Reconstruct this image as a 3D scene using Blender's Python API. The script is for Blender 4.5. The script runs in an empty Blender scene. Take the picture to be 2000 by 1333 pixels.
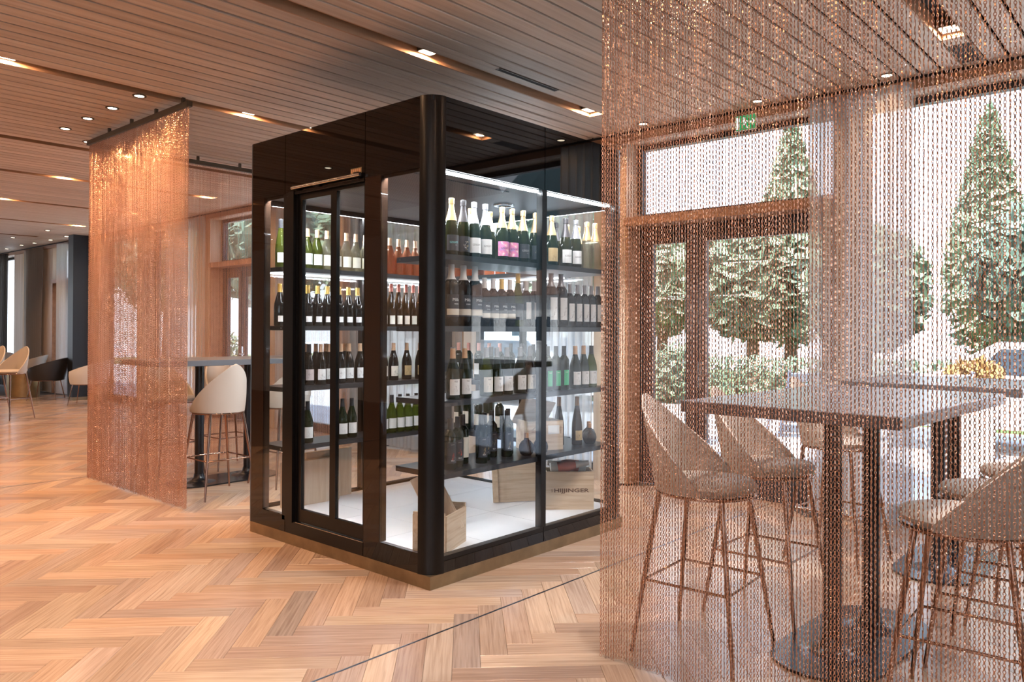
import bpy, math, random
from mathutils import Vector, Matrix
random.seed(7)
PI = math.pi
scene = bpy.context.scene
COL = scene.collection

# ------------------------------------------------------------------ camera, sky, lights, exposure
cd = bpy.data.cameras.new('camera'); cam = bpy.data.objects.new('camera', cd); COL.objects.link(cam)
_r = Vector((0.66399103, -0.74772692, 0.00451292)); _d = Vector((0.00691242, 0.00010295, -0.9999761)); _f = Vector((0.74770859, 0.66400636, 0.00523698))
cam.matrix_world = Matrix(((_r.x, -_d.x, -_f.x, 0), (_r.y, -_d.y, -_f.y, 0), (_r.z, -_d.z, -_f.z, 1.46), (0, 0, 0, 1)))
cd.sensor_width = 36; cd.lens = 27.559; cd.shift_y = -0.0153; cd.clip_start = 0.05; cd.clip_end = 300
scene.camera = cam

W = bpy.data.worlds.new('sky'); scene.world = W; W.use_nodes = True
nt = W.node_tree; nt.nodes.clear()
tc = nt.nodes.new('ShaderNodeTexCoord'); sx = nt.nodes.new('ShaderNodeSeparateXYZ'); rp = nt.nodes.new('ShaderNodeValToRGB')
bg = nt.nodes.new('ShaderNodeBackground'); ow = nt.nodes.new('ShaderNodeOutputWorld')
nt.links.new(tc.outputs['Generated'], sx.inputs[0]); nt.links.new(sx.outputs['Z'], rp.inputs[0])
rp.color_ramp.elements[0].position = 0.0; rp.color_ramp.elements[0].color = (0.86, 0.90, 0.97, 1)
rp.color_ramp.elements[1].position = 0.8; rp.color_ramp.elements[1].color = (0.58, 0.72, 1.0, 1)
nt.links.new(rp.outputs[0], bg.inputs[0]); bg.inputs[1].default_value = 3.4
nt.links.new(bg.outputs[0], ow.inputs[0])

vs = scene.view_settings
vs.view_transform = 'Standard'; vs.look = 'None'; vs.gamma = 1; vs.use_curve_mapping = False
vs.exposure = 0.02
scene.cycles.max_bounces = 10; scene.cycles.diffuse_bounces = 5; scene.cycles.glossy_bounces = 5
scene.cycles.transmission_bounces = 6; scene.cycles.transparent_max_bounces = 24
scene.cycles.use_denoising = True
scene.cycles.caustics_reflective = False; scene.cycles.caustics_refractive = False
scene.cycles.sample_clamp_indirect = 6
WARM = (1.0, 0.58, 0.31)
sl = bpy.data.lights.new('sun', 'SUN'); sl.energy = 13; sl.angle = 0.02; sl.color = (1.0, 0.95, 0.88)
so = bpy.data.objects.new('sun', sl); COL.objects.link(so)
so.rotation_euler = Vector((0.60, 0.12, -0.79)).to_track_quat('-Z', 'Y').to_euler()      # high sun from behind the building: the terrace is sunlit, the room is not
K_DOWN, K_SLOT, K_LED = 72.0, 20.0, 14.0
K_FILL = 72.0; FILL_COLOR = (0.92, 0.95, 1.0)  # strength and colour of the fill lamps added out of view
K_STRIP = 72.0

# ------------------------------------------------------------------ materials
def new_mat(name):
    m = bpy.data.materials.new(name); m.use_nodes = True
    n = m.node_tree; n.nodes.clear()
    o = n.nodes.new('ShaderNodeOutputMaterial')
    return m, n, o
def principled(name, color, rough=0.5, metal=0.0, spec=0.5, coat=0.0, ior=1.5, noise=0.0, nscale=20.0, bump=0.0, trans=0.0):
    m, n, o = new_mat(name)
    b = n.nodes.new('ShaderNodeBsdfPrincipled')
    b.inputs['Base Color'].default_value = (*color, 1); b.inputs['Roughness'].default_value = rough
    b.inputs['Metallic'].default_value = metal; b.inputs['IOR'].default_value = ior
    b.inputs['Specular IOR Level'].default_value = spec; b.inputs['Coat Weight'].default_value = coat
    b.inputs['Transmission Weight'].default_value = trans
    if noise or bump:
        t = n.nodes.new('ShaderNodeTexCoord'); x = n.nodes.new('ShaderNodeTexNoise'); x.inputs['Scale'].default_value = nscale
        x.inputs['Detail'].default_value = 4
        n.links.new(t.outputs['Object'], x.inputs['Vector'])
        if noise:
            mx = n.nodes.new('ShaderNodeMixRGB'); mx.blend_type = 'MULTIPLY'; mx.inputs[0].default_value = 1
            mr = n.nodes.new('ShaderNodeMapRange'); mr.inputs['To Min'].default_value = 1 - noise; mr.inputs['To Max'].default_value = 1 + noise
            n.links.new(x.outputs['Fac'], mr.inputs['Value']); mx.inputs[1].default_value = (*color, 1)
            n.links.new(mr.outputs[0], mx.inputs[2]); n.links.new(mx.outputs[0], b.inputs['Base Color'])
        if bump:
            bp = n.nodes.new('ShaderNodeBump'); bp.inputs['Strength'].default_value = bump; bp.inputs['Distance'].default_value = 0.002
            n.links.new(x.outputs['Fac'], bp.inputs['Height']); n.links.new(bp.outputs[0], b.inputs['Normal'])
    n.links.new(b.outputs[0], o.inputs[0])
    return m
def wood(name, stops, scale=(1.2, 30, 30), rough=0.45, per_object=0.25, spec=0.4, coord='Object', aniso=0.0, attr=None, hue=None):
    """stretched-noise grain; stops = colours dark..light; per_object = brightness spread between pieces"""
    m, n, o = new_mat(name)
    b = n.nodes.new('ShaderNodeBsdfPrincipled'); b.inputs['Roughness'].default_value = rough; b.inputs['Specular IOR Level'].default_value = spec
    t = n.nodes.new('ShaderNodeTexCoord'); mp = n.nodes.new('ShaderNodeMapping'); mp.inputs['Scale'].default_value = scale
    n.links.new(t.outputs[coord], mp.inputs['Vector'])
    if attr:
        at = n.nodes.new('ShaderNodeAttribute'); at.attribute_name = attr; rnd = at.outputs['Fac']
    else:
        oi = n.nodes.new('ShaderNodeObjectInfo'); rnd = oi.outputs['Random']
    ml = n.nodes.new('ShaderNodeMath'); ml.operation = 'MULTIPLY'; ml.inputs[1].default_value = 57.0
    n.links.new(rnd, ml.inputs[0])
    x = n.nodes.new('ShaderNodeTexNoise'); x.noise_dimensions = '4D'; x.inputs['Scale'].default_value = 1.0; x.inputs['Detail'].default_value = 5
    x.inputs['Distortion'].default_value = 0.6
    n.links.new(mp.outputs[0], x.inputs['Vector']); n.links.new(ml.outputs[0], x.inputs['W'])
    r = n.nodes.new('ShaderNodeValToRGB')
    els = r.color_ramp.elements
    els[0].position = 0.3; els[0].color = (*stops[0], 1); els[1].position = 0.7; els[1].color = (*stops[-1], 1)
    for i, c in enumerate(stops[1:-1]):
        e = els.new(0.3 + 0.4 * (i + 1) / (len(stops) - 1)); e.color = (*c, 1)
    n.links.new(x.outputs['Fac'], r.inputs[0])
    src = r.outputs[0]
    if hue:   # pieces differ in tone: ramp over the piece's own random number
        r2 = n.nodes.new('ShaderNodeValToRGB'); r2.color_ramp.interpolation = 'LINEAR'
        e2 = r2.color_ramp.elements; e2[0].color = (*hue[0], 1); e2[0].position = 0; e2[1].color = (*hue[-1], 1); e2[1].position = 1
        for i, c in enumerate(hue[1:-1]):
            e = e2.new((i + 1) / (len(hue) - 1)); e.color = (*c, 1)
        n.links.new(rnd, r2.inputs[0])
        mx = n.nodes.new('ShaderNodeMixRGB'); mx.blend_type = 'MULTIPLY'; mx.inputs[0].default_value = 1
        n.links.new(src, mx.inputs[1]); n.links.new(r2.outputs[0], mx.inputs[2]); src = mx.outputs[0]
    if per_object:
        wn = n.nodes.new('ShaderNodeTexWhiteNoise'); wn.noise_dimensions = '1D'; n.links.new(ml.outputs[0], wn.inputs['W'])
        mr = n.nodes.new('ShaderNodeMapRange'); mr.inputs['To Min'].default_value = 1 - per_object; mr.inputs['To Max'].default_value = 1 + per_object * 0.6
        n.links.new(wn.outputs['Value'], mr.inputs['Value'])
        mx = n.nodes.new('ShaderNodeMixRGB'); mx.blend_type = 'MULTIPLY'; mx.inputs[0].default_value = 1
        n.links.new(src, mx.inputs[1]); n.links.new(mr.outputs[0], mx.inputs[2]); src = mx.outputs[0]
    n.links.new(src, b.inputs['Base Color'])
    bp = n.nodes.new('ShaderNodeBump'); bp.inputs['Strength'].default_value = 0.12; bp.inputs['Distance'].default_value = 0.001
    n.links.new(x.outputs['Fac'], bp.inputs['Height']); n.links.new(bp.outputs[0], b.inputs['Normal'])
    n.links.new(b.outputs[0], o.inputs[0])
    return m
def glass(name, tint=(0.93, 0.96, 0.97), ior=1.5, boost=1.0):
    """thin pane: clear straight through, mirror by Fresnel"""
    m, n, o = new_mat(name)
    tr = n.nodes.new('ShaderNodeBsdfTransparent'); tr.inputs[0].default_value = (*tint, 1)
    gl = n.nodes.new('ShaderNodeBsdfGlossy'); gl.inputs['Roughness'].default_value = 0.0
    fr = n.nodes.new('ShaderNodeFresnel'); ge = n.nodes.new('ShaderNodeNewGeometry')
    bi = n.nodes.new('ShaderNodeMapRange'); bi.inputs['To Min'].default_value = ior; bi.inputs['To Max'].default_value = 1 / ior
    n.links.new(ge.outputs['Backfacing'], bi.inputs['Value']); n.links.new(bi.outputs[0], fr.inputs['IOR'])   # same reflectance on both faces of the thin pane
    mt = n.nodes.new('ShaderNodeMath'); mt.operation = 'MULTIPLY'; mt.inputs[1].default_value = boost; mt.use_clamp = True
    mx = n.nodes.new('ShaderNodeMixShader')
    n.links.new(fr.outputs[0], mt.inputs[0]); n.links.new(mt.outputs[0], mx.inputs[0])
    n.links.new(tr.outputs[0], mx.inputs[1]); n.links.new(gl.outputs[0], mx.inputs[2]); n.links.new(mx.outputs[0], o.inputs[0])
    return m
def emit(name, color, strength):
    m, n, o = new_mat(name); e = n.nodes.new('ShaderNodeEmission'); e.inputs[0].default_value = (*color, 1); e.inputs[1].default_value = strength
    n.links.new(e.outputs[0], o.inputs[0]); return m
def sheer(name, color, clear):
    m, n, o = new_mat(name)
    tr = n.nodes.new('ShaderNodeBsdfTransparent'); tr.inputs[0].default_value = (*[0.5 + 0.5 * c for c in color], 1)
    df = n.nodes.new('ShaderNodeBsdfDiffuse'); df.inputs[0].default_value = (*color, 1)
    tl = n.nodes.new('ShaderNodeBsdfTranslucent'); tl.inputs[0].default_value = (*color, 1)
    a = n.nodes.new('ShaderNodeMixShader'); a.inputs[0].default_value = 0.5
    b = n.nodes.new('ShaderNodeMixShader'); b.inputs[0].default_value = clear
    n.links.new(df.outputs[0], a.inputs[1]); n.links.new(tl.outputs[0], a.inputs[2])
    n.links.new(a.outputs[0], b.inputs[1]); n.links.new(tr.outputs[0], b.inputs[2]); n.links.new(b.outputs[0], o.inputs[0])
    return m
def bottle_glass(name, tint, clear):
    """bottle glass: tinted see-through mixed with a glossy dark body"""
    m, n, o = new_mat(name)
    b = n.nodes.new('ShaderNodeBsdfPrincipled'); b.inputs['Base Color'].default_value = (*[c * 0.25 for c in tint], 1)
    b.inputs['Roughness'].default_value = 0.06; b.inputs['IOR'].default_value = 1.52
    tr = n.nodes.new('ShaderNodeBsdfTransparent'); tr.inputs[0].default_value = (*tint, 1)
    mx = n.nodes.new('ShaderNodeMixShader'); mx.inputs[0].default_value = clear
    n.links.new(b.outputs[0], mx.inputs[1]); n.links.new(tr.outputs[0], mx.inputs[2]); n.links.new(mx.outputs[0], o.inputs[0])
    return m
def dotted(name, base, hole, pitch):
    """perforated sheet: round holes on a grid"""
    m, n, o = new_mat(name)
    b = n.nodes.new('ShaderNodeBsdfPrincipled'); b.inputs['Roughness'].default_value = 0.4
    t = n.nodes.new('ShaderNodeTexCoord'); mp = n.nodes.new('ShaderNodeMapping'); mp.inputs['Scale'].default_value = (1 / pitch,) * 3
    n.links.new(t.outputs['Object'], mp.inputs[0])
    fr = n.nodes.new('ShaderNodeVectorMath'); fr.operation = 'FRACTION'; n.links.new(mp.outputs[0], fr.inputs[0])
    sb = n.nodes.new('ShaderNodeVectorMath'); sb.operation = 'SUBTRACT'; sb.inputs[1].default_value = (0.5, 0.5, 0.5); n.links.new(fr.outputs[0], sb.inputs[0])
    mu = n.nodes.new('ShaderNodeVectorMath'); mu.operation = 'MULTIPLY'; mu.inputs[1].default_value = (1, 1, 0); n.links.new(sb.outputs[0], mu.inputs[0])
    le = n.nodes.new('ShaderNodeVectorMath'); le.operation = 'LENGTH'; n.links.new(mu.outputs[0], le.inputs[0])
    lt = n.nodes.new('ShaderNodeMath'); lt.operation = 'LESS_THAN'; lt.inputs[1].default_value = 0.3; n.links.new(le.outputs['Value'], lt.inputs[0])
    mx = n.nodes.new('ShaderNodeMixRGB'); mx.inputs[1].default_value = (*base, 1); mx.inputs[2].default_value = (*hole, 1)
    n.links.new(lt.outputs[0], mx.inputs[0]); n.links.new(mx.outputs[0], b.inputs['Base Color']); n.links.new(b.outputs[0], o.inputs[0])
    return m

M = {}
M['plank'] = wood('ceiling_larch', [(0.57, 0.43, 0.33), (0.68, 0.54, 0.43), (0.75, 0.62, 0.51)], (0.7, 26, 26), 0.5, 0.14, 0.3)
M['void'] = principled('ceiling_void', (0.012, 0.01, 0.009), 0.9)
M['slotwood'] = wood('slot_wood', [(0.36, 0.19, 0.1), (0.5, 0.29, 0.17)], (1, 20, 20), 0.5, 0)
OAK = [(0.34, 0.235, 0.17), (0.45, 0.33, 0.245), (0.53, 0.40, 0.305)]
HUE = [(0.746, 0.714, 0.73), (0.957, 0.941, 0.916), (1.07, 0.892, 0.73), (0.892, 0.762, 0.681), (1.086, 1.038, 0.941), (0.762, 0.649, 0.6), (0.989, 0.957, 0.973), (1.054, 0.973, 0.843)]
M['oak'] = wood('oak_boards', OAK, (3.0, 90, 10), 0.24, 0.18, 0.75, 'UV', attr='tone', hue=HUE)
M['subfloor'] = principled('subfloor', (0.05, 0.035, 0.025), 0.9)
M['strip'] = principled('steel_strip', (0.16, 0.17, 0.20), 0.3, 1)
M['plaster'] = principled('plaster', (0.60, 0.52, 0.45), 0.8, noise=0.04)
M['larch'] = wood('facade_larch', [(0.50, 0.36, 0.25), (0.62, 0.47, 0.35), (0.66, 0.53, 0.41)], (14, 14, 0.6), 0.55, 0.08, 0.3)
M['beam'] = wood('facade_beam', [(0.30, 0.15, 0.08), (0.42, 0.23, 0.13)], (14, 1, 14), 0.5, 0.05, 0.3)
M['frame'] = principled('dark_frame', (0.022, 0.022, 0.026), 0.35)
M['navy'] = principled('navy_lacquer', (0.007, 0.010, 0.016), 0.5)
M['window'] = glass('window_glass', (0.95, 0.97, 0.98), 1.45)
M['pane'] = glass('cabinet_glass', (0.95, 0.97, 0.98), 1.5)
M['blackglass'] = principled('black_glass', (0.005, 0.004, 0.004), 0.02, ior=1.46)
M['blackmetal'] = principled('black_metal', (0.004, 0.0035, 0.0035), 0.28, 0.0, spec=0.3)
M['frit'] = principled('enamel_border', (0.022, 0.012, 0.008), 0.03, ior=1.4)
M['brass'] = principled('brass_patina', (0.30, 0.22, 0.13), 0.42, 0.9, noise=0.45, nscale=9)
M['shelf'] = principled('shelf_steel', (0.018, 0.019, 0.022), 0.3)
M['led'] = emit('led_light', (0.93, 0.97, 1.0), K_LED)
M['tile'] = principled('floor_tile', (0.82, 0.82, 0.84), 0.45, noise=0.05, nscale=4)
M['grout'] = principled('grout', (0.16, 0.16, 0.17), 0.9)
M['panelgrey'] = principled('cabinet_ceiling', (0.22, 0.23, 0.24), 0.4)
M['perf'] = dotted('perforated_sheet', (0.20, 0.21, 0.22), (0.02, 0.02, 0.025), 0.016)
M['hill'] = principled('forest_hill', (0.05, 0.09, 0.10), 0.95, noise=0.5, nscale=0.25)
M['white'] = principled('white_paint', (0.78, 0.78, 0.77), 0.5)
M['chain'] = principled('copper_chain', (0.60, 0.34, 0.23), 0.28, 1.0)
M['rail'] = principled('bronze_rail', (0.11, 0.085, 0.06), 0.45, 0.6)
M['tabletop'] = principled('tabletop', (0.11, 0.115, 0.13), 0.3, ior=1.6)
M['tablemetal'] = principled('table_metal', (0.010, 0.011, 0.014), 0.25)
M['leather'] = principled('cream_leather', (0.46, 0.40, 0.345), 0.5, bump=0.08, nscale=120)
M['leather_white'] = principled('white_leather', (0.62, 0.62, 0.62), 0.45)
M['leather_black'] = principled('black_leather', (0.02, 0.02, 0.023), 0.45)
M['leather_blue'] = principled('blue_leather', (0.10, 0.15, 0.22), 0.5)
M['chrome'] = principled('copper_chrome', (0.34, 0.21, 0.16), 0.12, 1)
M['steel'] = principled('steel', (0.62, 0.62, 0.64), 0.2, 1)
M['curtain'] = sheer('sheer_curtain', (0.56, 0.52, 0.49), 0.42)
M['curtain_light'] = sheer('sheer_curtain_light', (0.82, 0.82, 0.82), 0.5)
M['curtain_dark'] = sheer('sheer_curtain_dark', (0.15, 0.13, 0.12), 0.35)
M['pine'] = wood('crate_pine', [(0.58, 0.42, 0.28), (0.74, 0.58, 0.42), (0.80, 0.66, 0.50)], (3, 40, 40), 0.55, 0.08, 0.3)
M['pine2'] = wood('case_pine', [(0.72, 0.57, 0.43), (0.80, 0.67, 0.53), (0.86, 0.75, 0.62)], (40, 40, 2.5), 0.55, 0.05, 0.3)
M['ink'] = principled('brown_ink', (0.12, 0.055, 0.035), 0.7)
M['g_dark'] = bottle_glass('dark_green_glass', (0.05, 0.075, 0.03), 0.12)
M['g_black'] = bottle_glass('black_glass_bottle', (0.02, 0.02, 0.02), 0.0)
M['g_green'] = bottle_glass('green_glass', (0.33, 0.40, 0.06), 0.5)
M['g_clear'] = bottle_glass('clear_glass', (0.80, 0.76, 0.62), 0.72)
M['g_rose'] = bottle_glass('rose_wine', (0.85, 0.42, 0.24), 0.6)
M['g_brown'] = bottle_glass('brown_glass', (0.20, 0.09, 0.03), 0.3)
M['g_white'] = principled('frosted_bottle', (0.62, 0.68, 0.74), 0.3)
M['gold'] = principled('gold_foil', (0.86, 0.60, 0.30), 0.33, 0.75, bump=0.4, nscale=90)
M['silver'] = principled('silver_foil', (0.34, 0.34, 0.36), 0.4, 0.6, bump=0.4, nscale=90)
M['darkfoil'] = principled('dark_foil', (0.07, 0.065, 0.07), 0.4, 0.5, bump=0.4, nscale=90)
M['cork'] = principled('tan_cap', (0.66, 0.42, 0.26), 0.5)
M['yellow'] = principled('yellow_cap', (0.80, 0.52, 0.12), 0.4)
M['whitecap'] = principled('white_cap', (0.80, 0.80, 0.80), 0.4)
M['redcap'] = principled('red_cap', (0.62, 0.18, 0.13), 0.4)
M['pinkcap'] = principled('pink_cap', (0.72, 0.36, 0.30), 0.4)
M['blackcap'] = principled('black_cap', (0.03, 0.03, 0.035), 0.4)
M['coppercap'] = principled('copper_cap', (0.70, 0.38, 0.20), 0.35, 0.4)
M['l_white'] = principled('white_label', (0.80, 0.78, 0.76), 0.6)
M['l_cream'] = principled('cream_label', (0.74, 0.68, 0.58), 0.6)
M['l_dark'] = principled('dark_label', (0.035, 0.04, 0.05), 0.5)
M['l_mauve'] = principled('mauve_label', (0.62, 0.50, 0.48), 0.6)
M['l_green'] = principled('green_label', (0.10, 0.52, 0.26), 0.5)
M['l_gold'] = principled('ochre_label', (0.56, 0.40, 0.20), 0.5)
M['l_pink'] = None
M['i_black'] = principled('black_print', (0.03, 0.03, 0.035), 0.6)
M['i_teal'] = principled('teal_print', (0.25, 0.72, 0.74), 0.5)
M['i_white'] = principled('white_print', (0.80, 0.80, 0.80), 0.5)
M['i_red'] = principled('red_print', (0.75, 0.08, 0.06), 0.5)
M['i_gold'] = principled('gold_print', (0.62, 0.48, 0.25), 0.5)
M['i_grey'] = principled('grey_print', (0.42, 0.41, 0.40), 0.6)
M['exit'] = emit('exit_green', (0.02, 0.42, 0.14), 0.9)
M['exitwhite'] = emit('exit_white', (0.9, 1.0, 0.95), 1.1)
M['lamp'] = emit('lamp_glow', (1.0, 0.84, 0.62), 14)
M['drum'] = principled('brass_drum', (0.42, 0.30, 0.16), 0.4, 0.9, noise=0.35, nscale=7)
M['paving'] = principled('terrace_paving', (0.62, 0.62, 0.62), 0.8, noise=0.1, nscale=1.5)
M['lawn'] = principled('lawn', (0.17, 0.24, 0.10), 0.9, noise=0.3, nscale=5)
M['leaf'] = principled('leaf', (0.21, 0.29, 0.19), 0.7, noise=0.4, nscale=2)
M['leaf_light'] = principled('leaf_light', (0.28, 0.37, 0.25), 0.7, noise=0.4, nscale=2)
M['leaf_dark'] = principled('leaf_dark', (0.16, 0.24, 0.18), 0.7, noise=0.4, nscale=2)
M['bark'] = principled('bark', (0.16, 0.11, 0.08), 0.9)
M['render'] = principled('house_render', (0.74, 0.74, 0.73), 0.8)
M['rooftile'] = principled('house_roof', (0.24, 0.14, 0.10), 0.8)
M['carpaint'] = principled('car_paint', (0.80, 0.81, 0.83), 0.2, coat=0.5)
M['rubber'] = principled('rubber', (0.02, 0.02, 0.02), 0.7)
M['carglass'] = principled('car_glass', (0.05, 0.07, 0.09), 0.05)
M['flower'] = principled('flower', (0.45, 0.28, 0.10), 0.7, noise=0.5, nscale=30)
M['planter'] = principled('planter', (0.62, 0.60, 0.57), 0.7)

def pink_label():
    m, n, o = new_mat('pink_label')
    b = n.nodes.new('ShaderNodeBsdfPrincipled'); b.inputs['Roughness'].default_value = 0.6
    t = n.nodes.new('ShaderNodeTexCoord'); x = n.nodes.new('ShaderNodeTexNoise'); x.inputs['Scale'].default_value = 26; x.inputs['Detail'].default_value = 3
    n.links.new(t.outputs['Object'], x.inputs['Vector'])
    r = n.nodes.new('ShaderNodeValToRGB'); e = r.color_ramp.elements
    e[0].position = 0.36; e[0].color = (0.80, 0.76, 0.76, 1); e[1].position = 0.7; e[1].color = (0.45, 0.30, 0.62, 1)
    k = e.new(0.45); k.color = (0.85, 0.30, 0.42, 1); k = e.new(0.55); k.color = (0.70, 0.22, 0.45, 1)
    n.links.new(x.outputs['Fac'], r.inputs[0]); n.links.new(r.outputs[0], b.inputs['Base Color']); n.links.new(b.outputs[0], o.inputs[0])
    return m
M['l_pink'] = pink_label()

# ------------------------------------------------------------------ mesh helpers
class MB:
    def __init__(s, org=(0, 0, 0)):
        s.v = []; s.f = []; s.o = Vector(org); s.uv = None
    def add(s, vs, fs):
        n = len(s.v); s.v += [tuple(Vector(p) - s.o) for p in vs]; s.f += [tuple(i + n for i in f) for f in fs]; return s
    def box(s, x0, x1, y0, y1, z0, z1):
        return s.add([(x0, y0, z0), (x1, y0, z0), (x1, y1, z0), (x0, y1, z0), (x0, y0, z1), (x1, y0, z1), (x1, y1, z1), (x0, y1, z1)],
                     [(3, 2, 1, 0), (4, 5, 6, 7), (0, 1, 5, 4), (1, 2, 6, 5), (2, 3, 7, 6), (3, 0, 4, 7)])
    def obox(s, c, sx, sy, sz, R=None):
        R = R or Matrix.Identity(3); c = Vector(c); P = []
        for z in (-1, 1):
            for x, y in ((-1, -1), (1, -1), (1, 1), (-1, 1)):
                P.append(c + R @ Vector((x * sx / 2, y * sy / 2, z * sz / 2)))
        return s.add(P, [(3, 2, 1, 0), (4, 5, 6, 7), (0, 1, 5, 4), (1, 2, 6, 5), (2, 3, 7, 6), (3, 0, 4, 7)])
    def tube(s, pts, r, n=8, closed=False, caps=True):
        pts = [Vector(p) for p in pts]; m = len(pts); rr = r if isinstance(r, (list, tuple)) else [r] * m
        V = []; prev = None
        for i, p in enumerate(pts):
            if closed: t = (pts[(i + 1) % m] - pts[i - 1])
            else: t = pts[min(i + 1, m - 1)] - pts[max(i - 1, 0)]
            t.normalize()
            if prev is None:
                a = t.orthogonal().normalized()
            else:
                a = prev - t * prev.dot(t)
                a = a.normalized() if a.length > 1e-6 else t.orthogonal().normalized()
            prev = a; b = t.cross(a)
            for k in range(n):
                q = 2 * PI * k / n
                V.append(p + (a * math.cos(q) + b * math.sin(q)) * rr[i])
        F = []
        for i in range(m if closed else m - 1):
            j = (i + 1) % m
            for k in range(n):
                l = (k + 1) % n
                F.append((i * n + k, i * n + l, j * n + l, j * n + k))
        if caps and not closed:
            F.append(tuple(reversed(range(n)))); F.append(tuple((m - 1) * n + k for k in range(n)))
        return s.add(V, F)
    def lathe(s, prof, n=20, c=(0, 0, 0), R=None, caps=True):
        c = Vector(c); V = []; F = []; m = len(prof)
        for r, z in prof:
            for k in range(n):
                q = 2 * PI * k / n; p = Vector((r * math.cos(q), r * math.sin(q), z))
                V.append(c + (R @ p if R else p))
        for i in range(m - 1):
            for k in range(n):
                l = (k + 1) % n
                F.append((i * n + k, i * n + l, (i + 1) * n + l, (i + 1) * n + k))
        if caps: F.append(tuple(reversed(range(n)))); F.append(tuple((m - 1) * n + k for k in range(n)))
        return s.add(V, F)
    def prism(s, poly, z0, z1):
        n = len(poly)
        return s.add([(x, y, z0) for x, y in poly] + [(x, y, z1) for x, y in poly],
                     [tuple(reversed(range(n))), tuple(range(n, 2 * n))] + [(i, (i + 1) % n, n + (i + 1) % n, n + i) for i in range(n)])
    def grid(s, fn, nu, nv, closed=False, thick=0.0):
        """surface fn(u, v) with u, v in 0..1; thick > 0 gives it a second skin along the normals"""
        P = [[Vector(fn(i / nu, j / nv)) for j in range(nv + 1)] for i in range(nu + (0 if closed else 1))]
        m = len(P); k = nv + 1
        F = [(i * k + j, ((i + 1) % m) * k + j, ((i + 1) % m) * k + j + 1, i * k + j + 1) for i in range(m if closed else m - 1) for j in range(nv)]
        V = [p for row in P for p in row]
        if not thick: return s.add(V, F)
        N = []
        for i in range(m):
            for j in range(k):
                a = P[(i + 1) % m if closed else min(i + 1, m - 1)][j] - P[(i - 1) % m if closed else max(i - 1, 0)][j]
                b = P[i][min(j + 1, nv)] - P[i][max(j - 1, 0)]
                q = a.cross(b); N.append(q.normalized() if q.length > 1e-9 else Vector((0, 0, 1)))
        n0 = len(V); V2 = V + [p + q * thick for p, q in zip(V, N)]
        F2 = list(F) + [tuple(x + n0 for x in reversed(f)) for f in F]
        def rim(ids):
            for a, b in zip(ids, ids[1:]): F2.append((a, b, b + n0, a + n0))
        for j in (0, nv):
            ids = [i * k + j for i in range(m)]
            if closed: ids.append(j)
            rim(ids if j else ids[::-1])
        if not closed:
            rim([j for j in range(k)]); rim([(m - 1) * k + j for j in range(k)][::-1])
        return s.add(V2, F2)
    def mesh(s, name, mat, smooth=0):
        me = bpy.data.meshes.new(name); me.from_pydata(s.v, [], s.f); me.update()
        if mat: me.materials.append(mat)
        if smooth:
            me.shade_smooth(); me.set_sharp_from_angle(angle=math.radians(smooth))
        return me
    def build(s, name, mat, parent=None, smooth=0, loc=None):
        return link(name, s.mesh(name, mat, smooth), parent, loc)
def link(name, me, parent=None, loc=None, rz=0.0):
    o = bpy.data.objects.new(name, me); COL.objects.link(o)
    if parent: o.parent = parent
    if loc: o.location = loc
    if rz: o.rotation_euler.z = rz
    return o
def tag(o, label=None, cat=None, group=None, kind=None):
    if label: o['label'] = label
    if cat: o['category'] = cat
    if group: o['group'] = group
    if kind: o['kind'] = kind
    return o
def thing(name, label, cat, loc=(0, 0, 0), rz=0.0, group=None):
    o = bpy.data.objects.new(name, None); COL.objects.link(o); o.location = loc; o.rotation_euler.z = rz
    o.empty_display_size = 0.1
    return tag(o, label, cat, group)
def dup(root, loc, rz, label, group=None):
    r = root.copy(); COL.objects.link(r); r.location = loc; r.rotation_euler.z = rz; r['label'] = label
    if group: r['group'] = group
    for ch in list(root.children):
        c = ch.copy(); COL.objects.link(c); c.parent = r
        for g in list(ch.children):
            d = g.copy(); COL.objects.link(d); d.parent = c
    return r
def struct(name, mb, mat, parent=None, smooth=0):
    o = mb.build(name, mat, parent, smooth)
    if parent is None: o['kind'] = 'structure'
    return o
def light(name, kind, loc, energy, color, parent=None, size=0.1, spot=None, blend=0.6, size_y=None, rz=0.0):
    l = bpy.data.lights.new(name, kind); l.energy = energy; l.color = color
    if kind == 'AREA':
        l.shape = 'RECTANGLE' if size_y else 'DISK'; l.size = size
        if size_y: l.size_y = size_y
    else: l.shadow_soft_size = size
    if kind == 'SPOT': l.spot_size = math.radians(spot); l.spot_blend = blend
    o = bpy.data.objects.new(name, l); COL.objects.link(o); o.location = loc; o.rotation_euler.z = rz
    if parent: o.parent = parent
    return o
ORD = ['first', 'second', 'third', 'fourth', 'fifth', 'sixth', 'seventh', 'eighth', 'ninth', 'tenth', 'eleventh', 'twelfth', 'thirteenth', 'fourteenth', 'fifteenth', 'sixteenth', 'seventeenth', 'eighteenth', 'nineteenth', 'twentieth']
_txt = {}
def text_data(txt, size, bold=0.0):
    k = (txt, size, bold)
    if k not in _txt:
        cu = bpy.data.curves.new('text', 'FONT'); cu.body = txt; cu.size = size; cu.align_x = 'CENTER'; cu.align_y = 'CENTER'; cu.offset = bold; cu.resolution_u = 3
        o = bpy.data.objects.new('text', cu); COL.objects.link(o)
        dg = bpy.context.evaluated_depsgraph_get(); me = bpy.data.meshes.new_from_object(o.evaluated_get(dg))
        _txt[k] = ([tuple(v.co) for v in me.vertices], [tuple(p.vertices) for p in me.polygons])
        bpy.data.objects.remove(o); bpy.data.curves.remove(cu); bpy.data.meshes.remove(me)
    return _txt[k]

# ------------------------------------------------------------------ the room
H = 3.32; XF = 6.27; XW = -4.0; YS = -4.0; YN = 25.0
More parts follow.
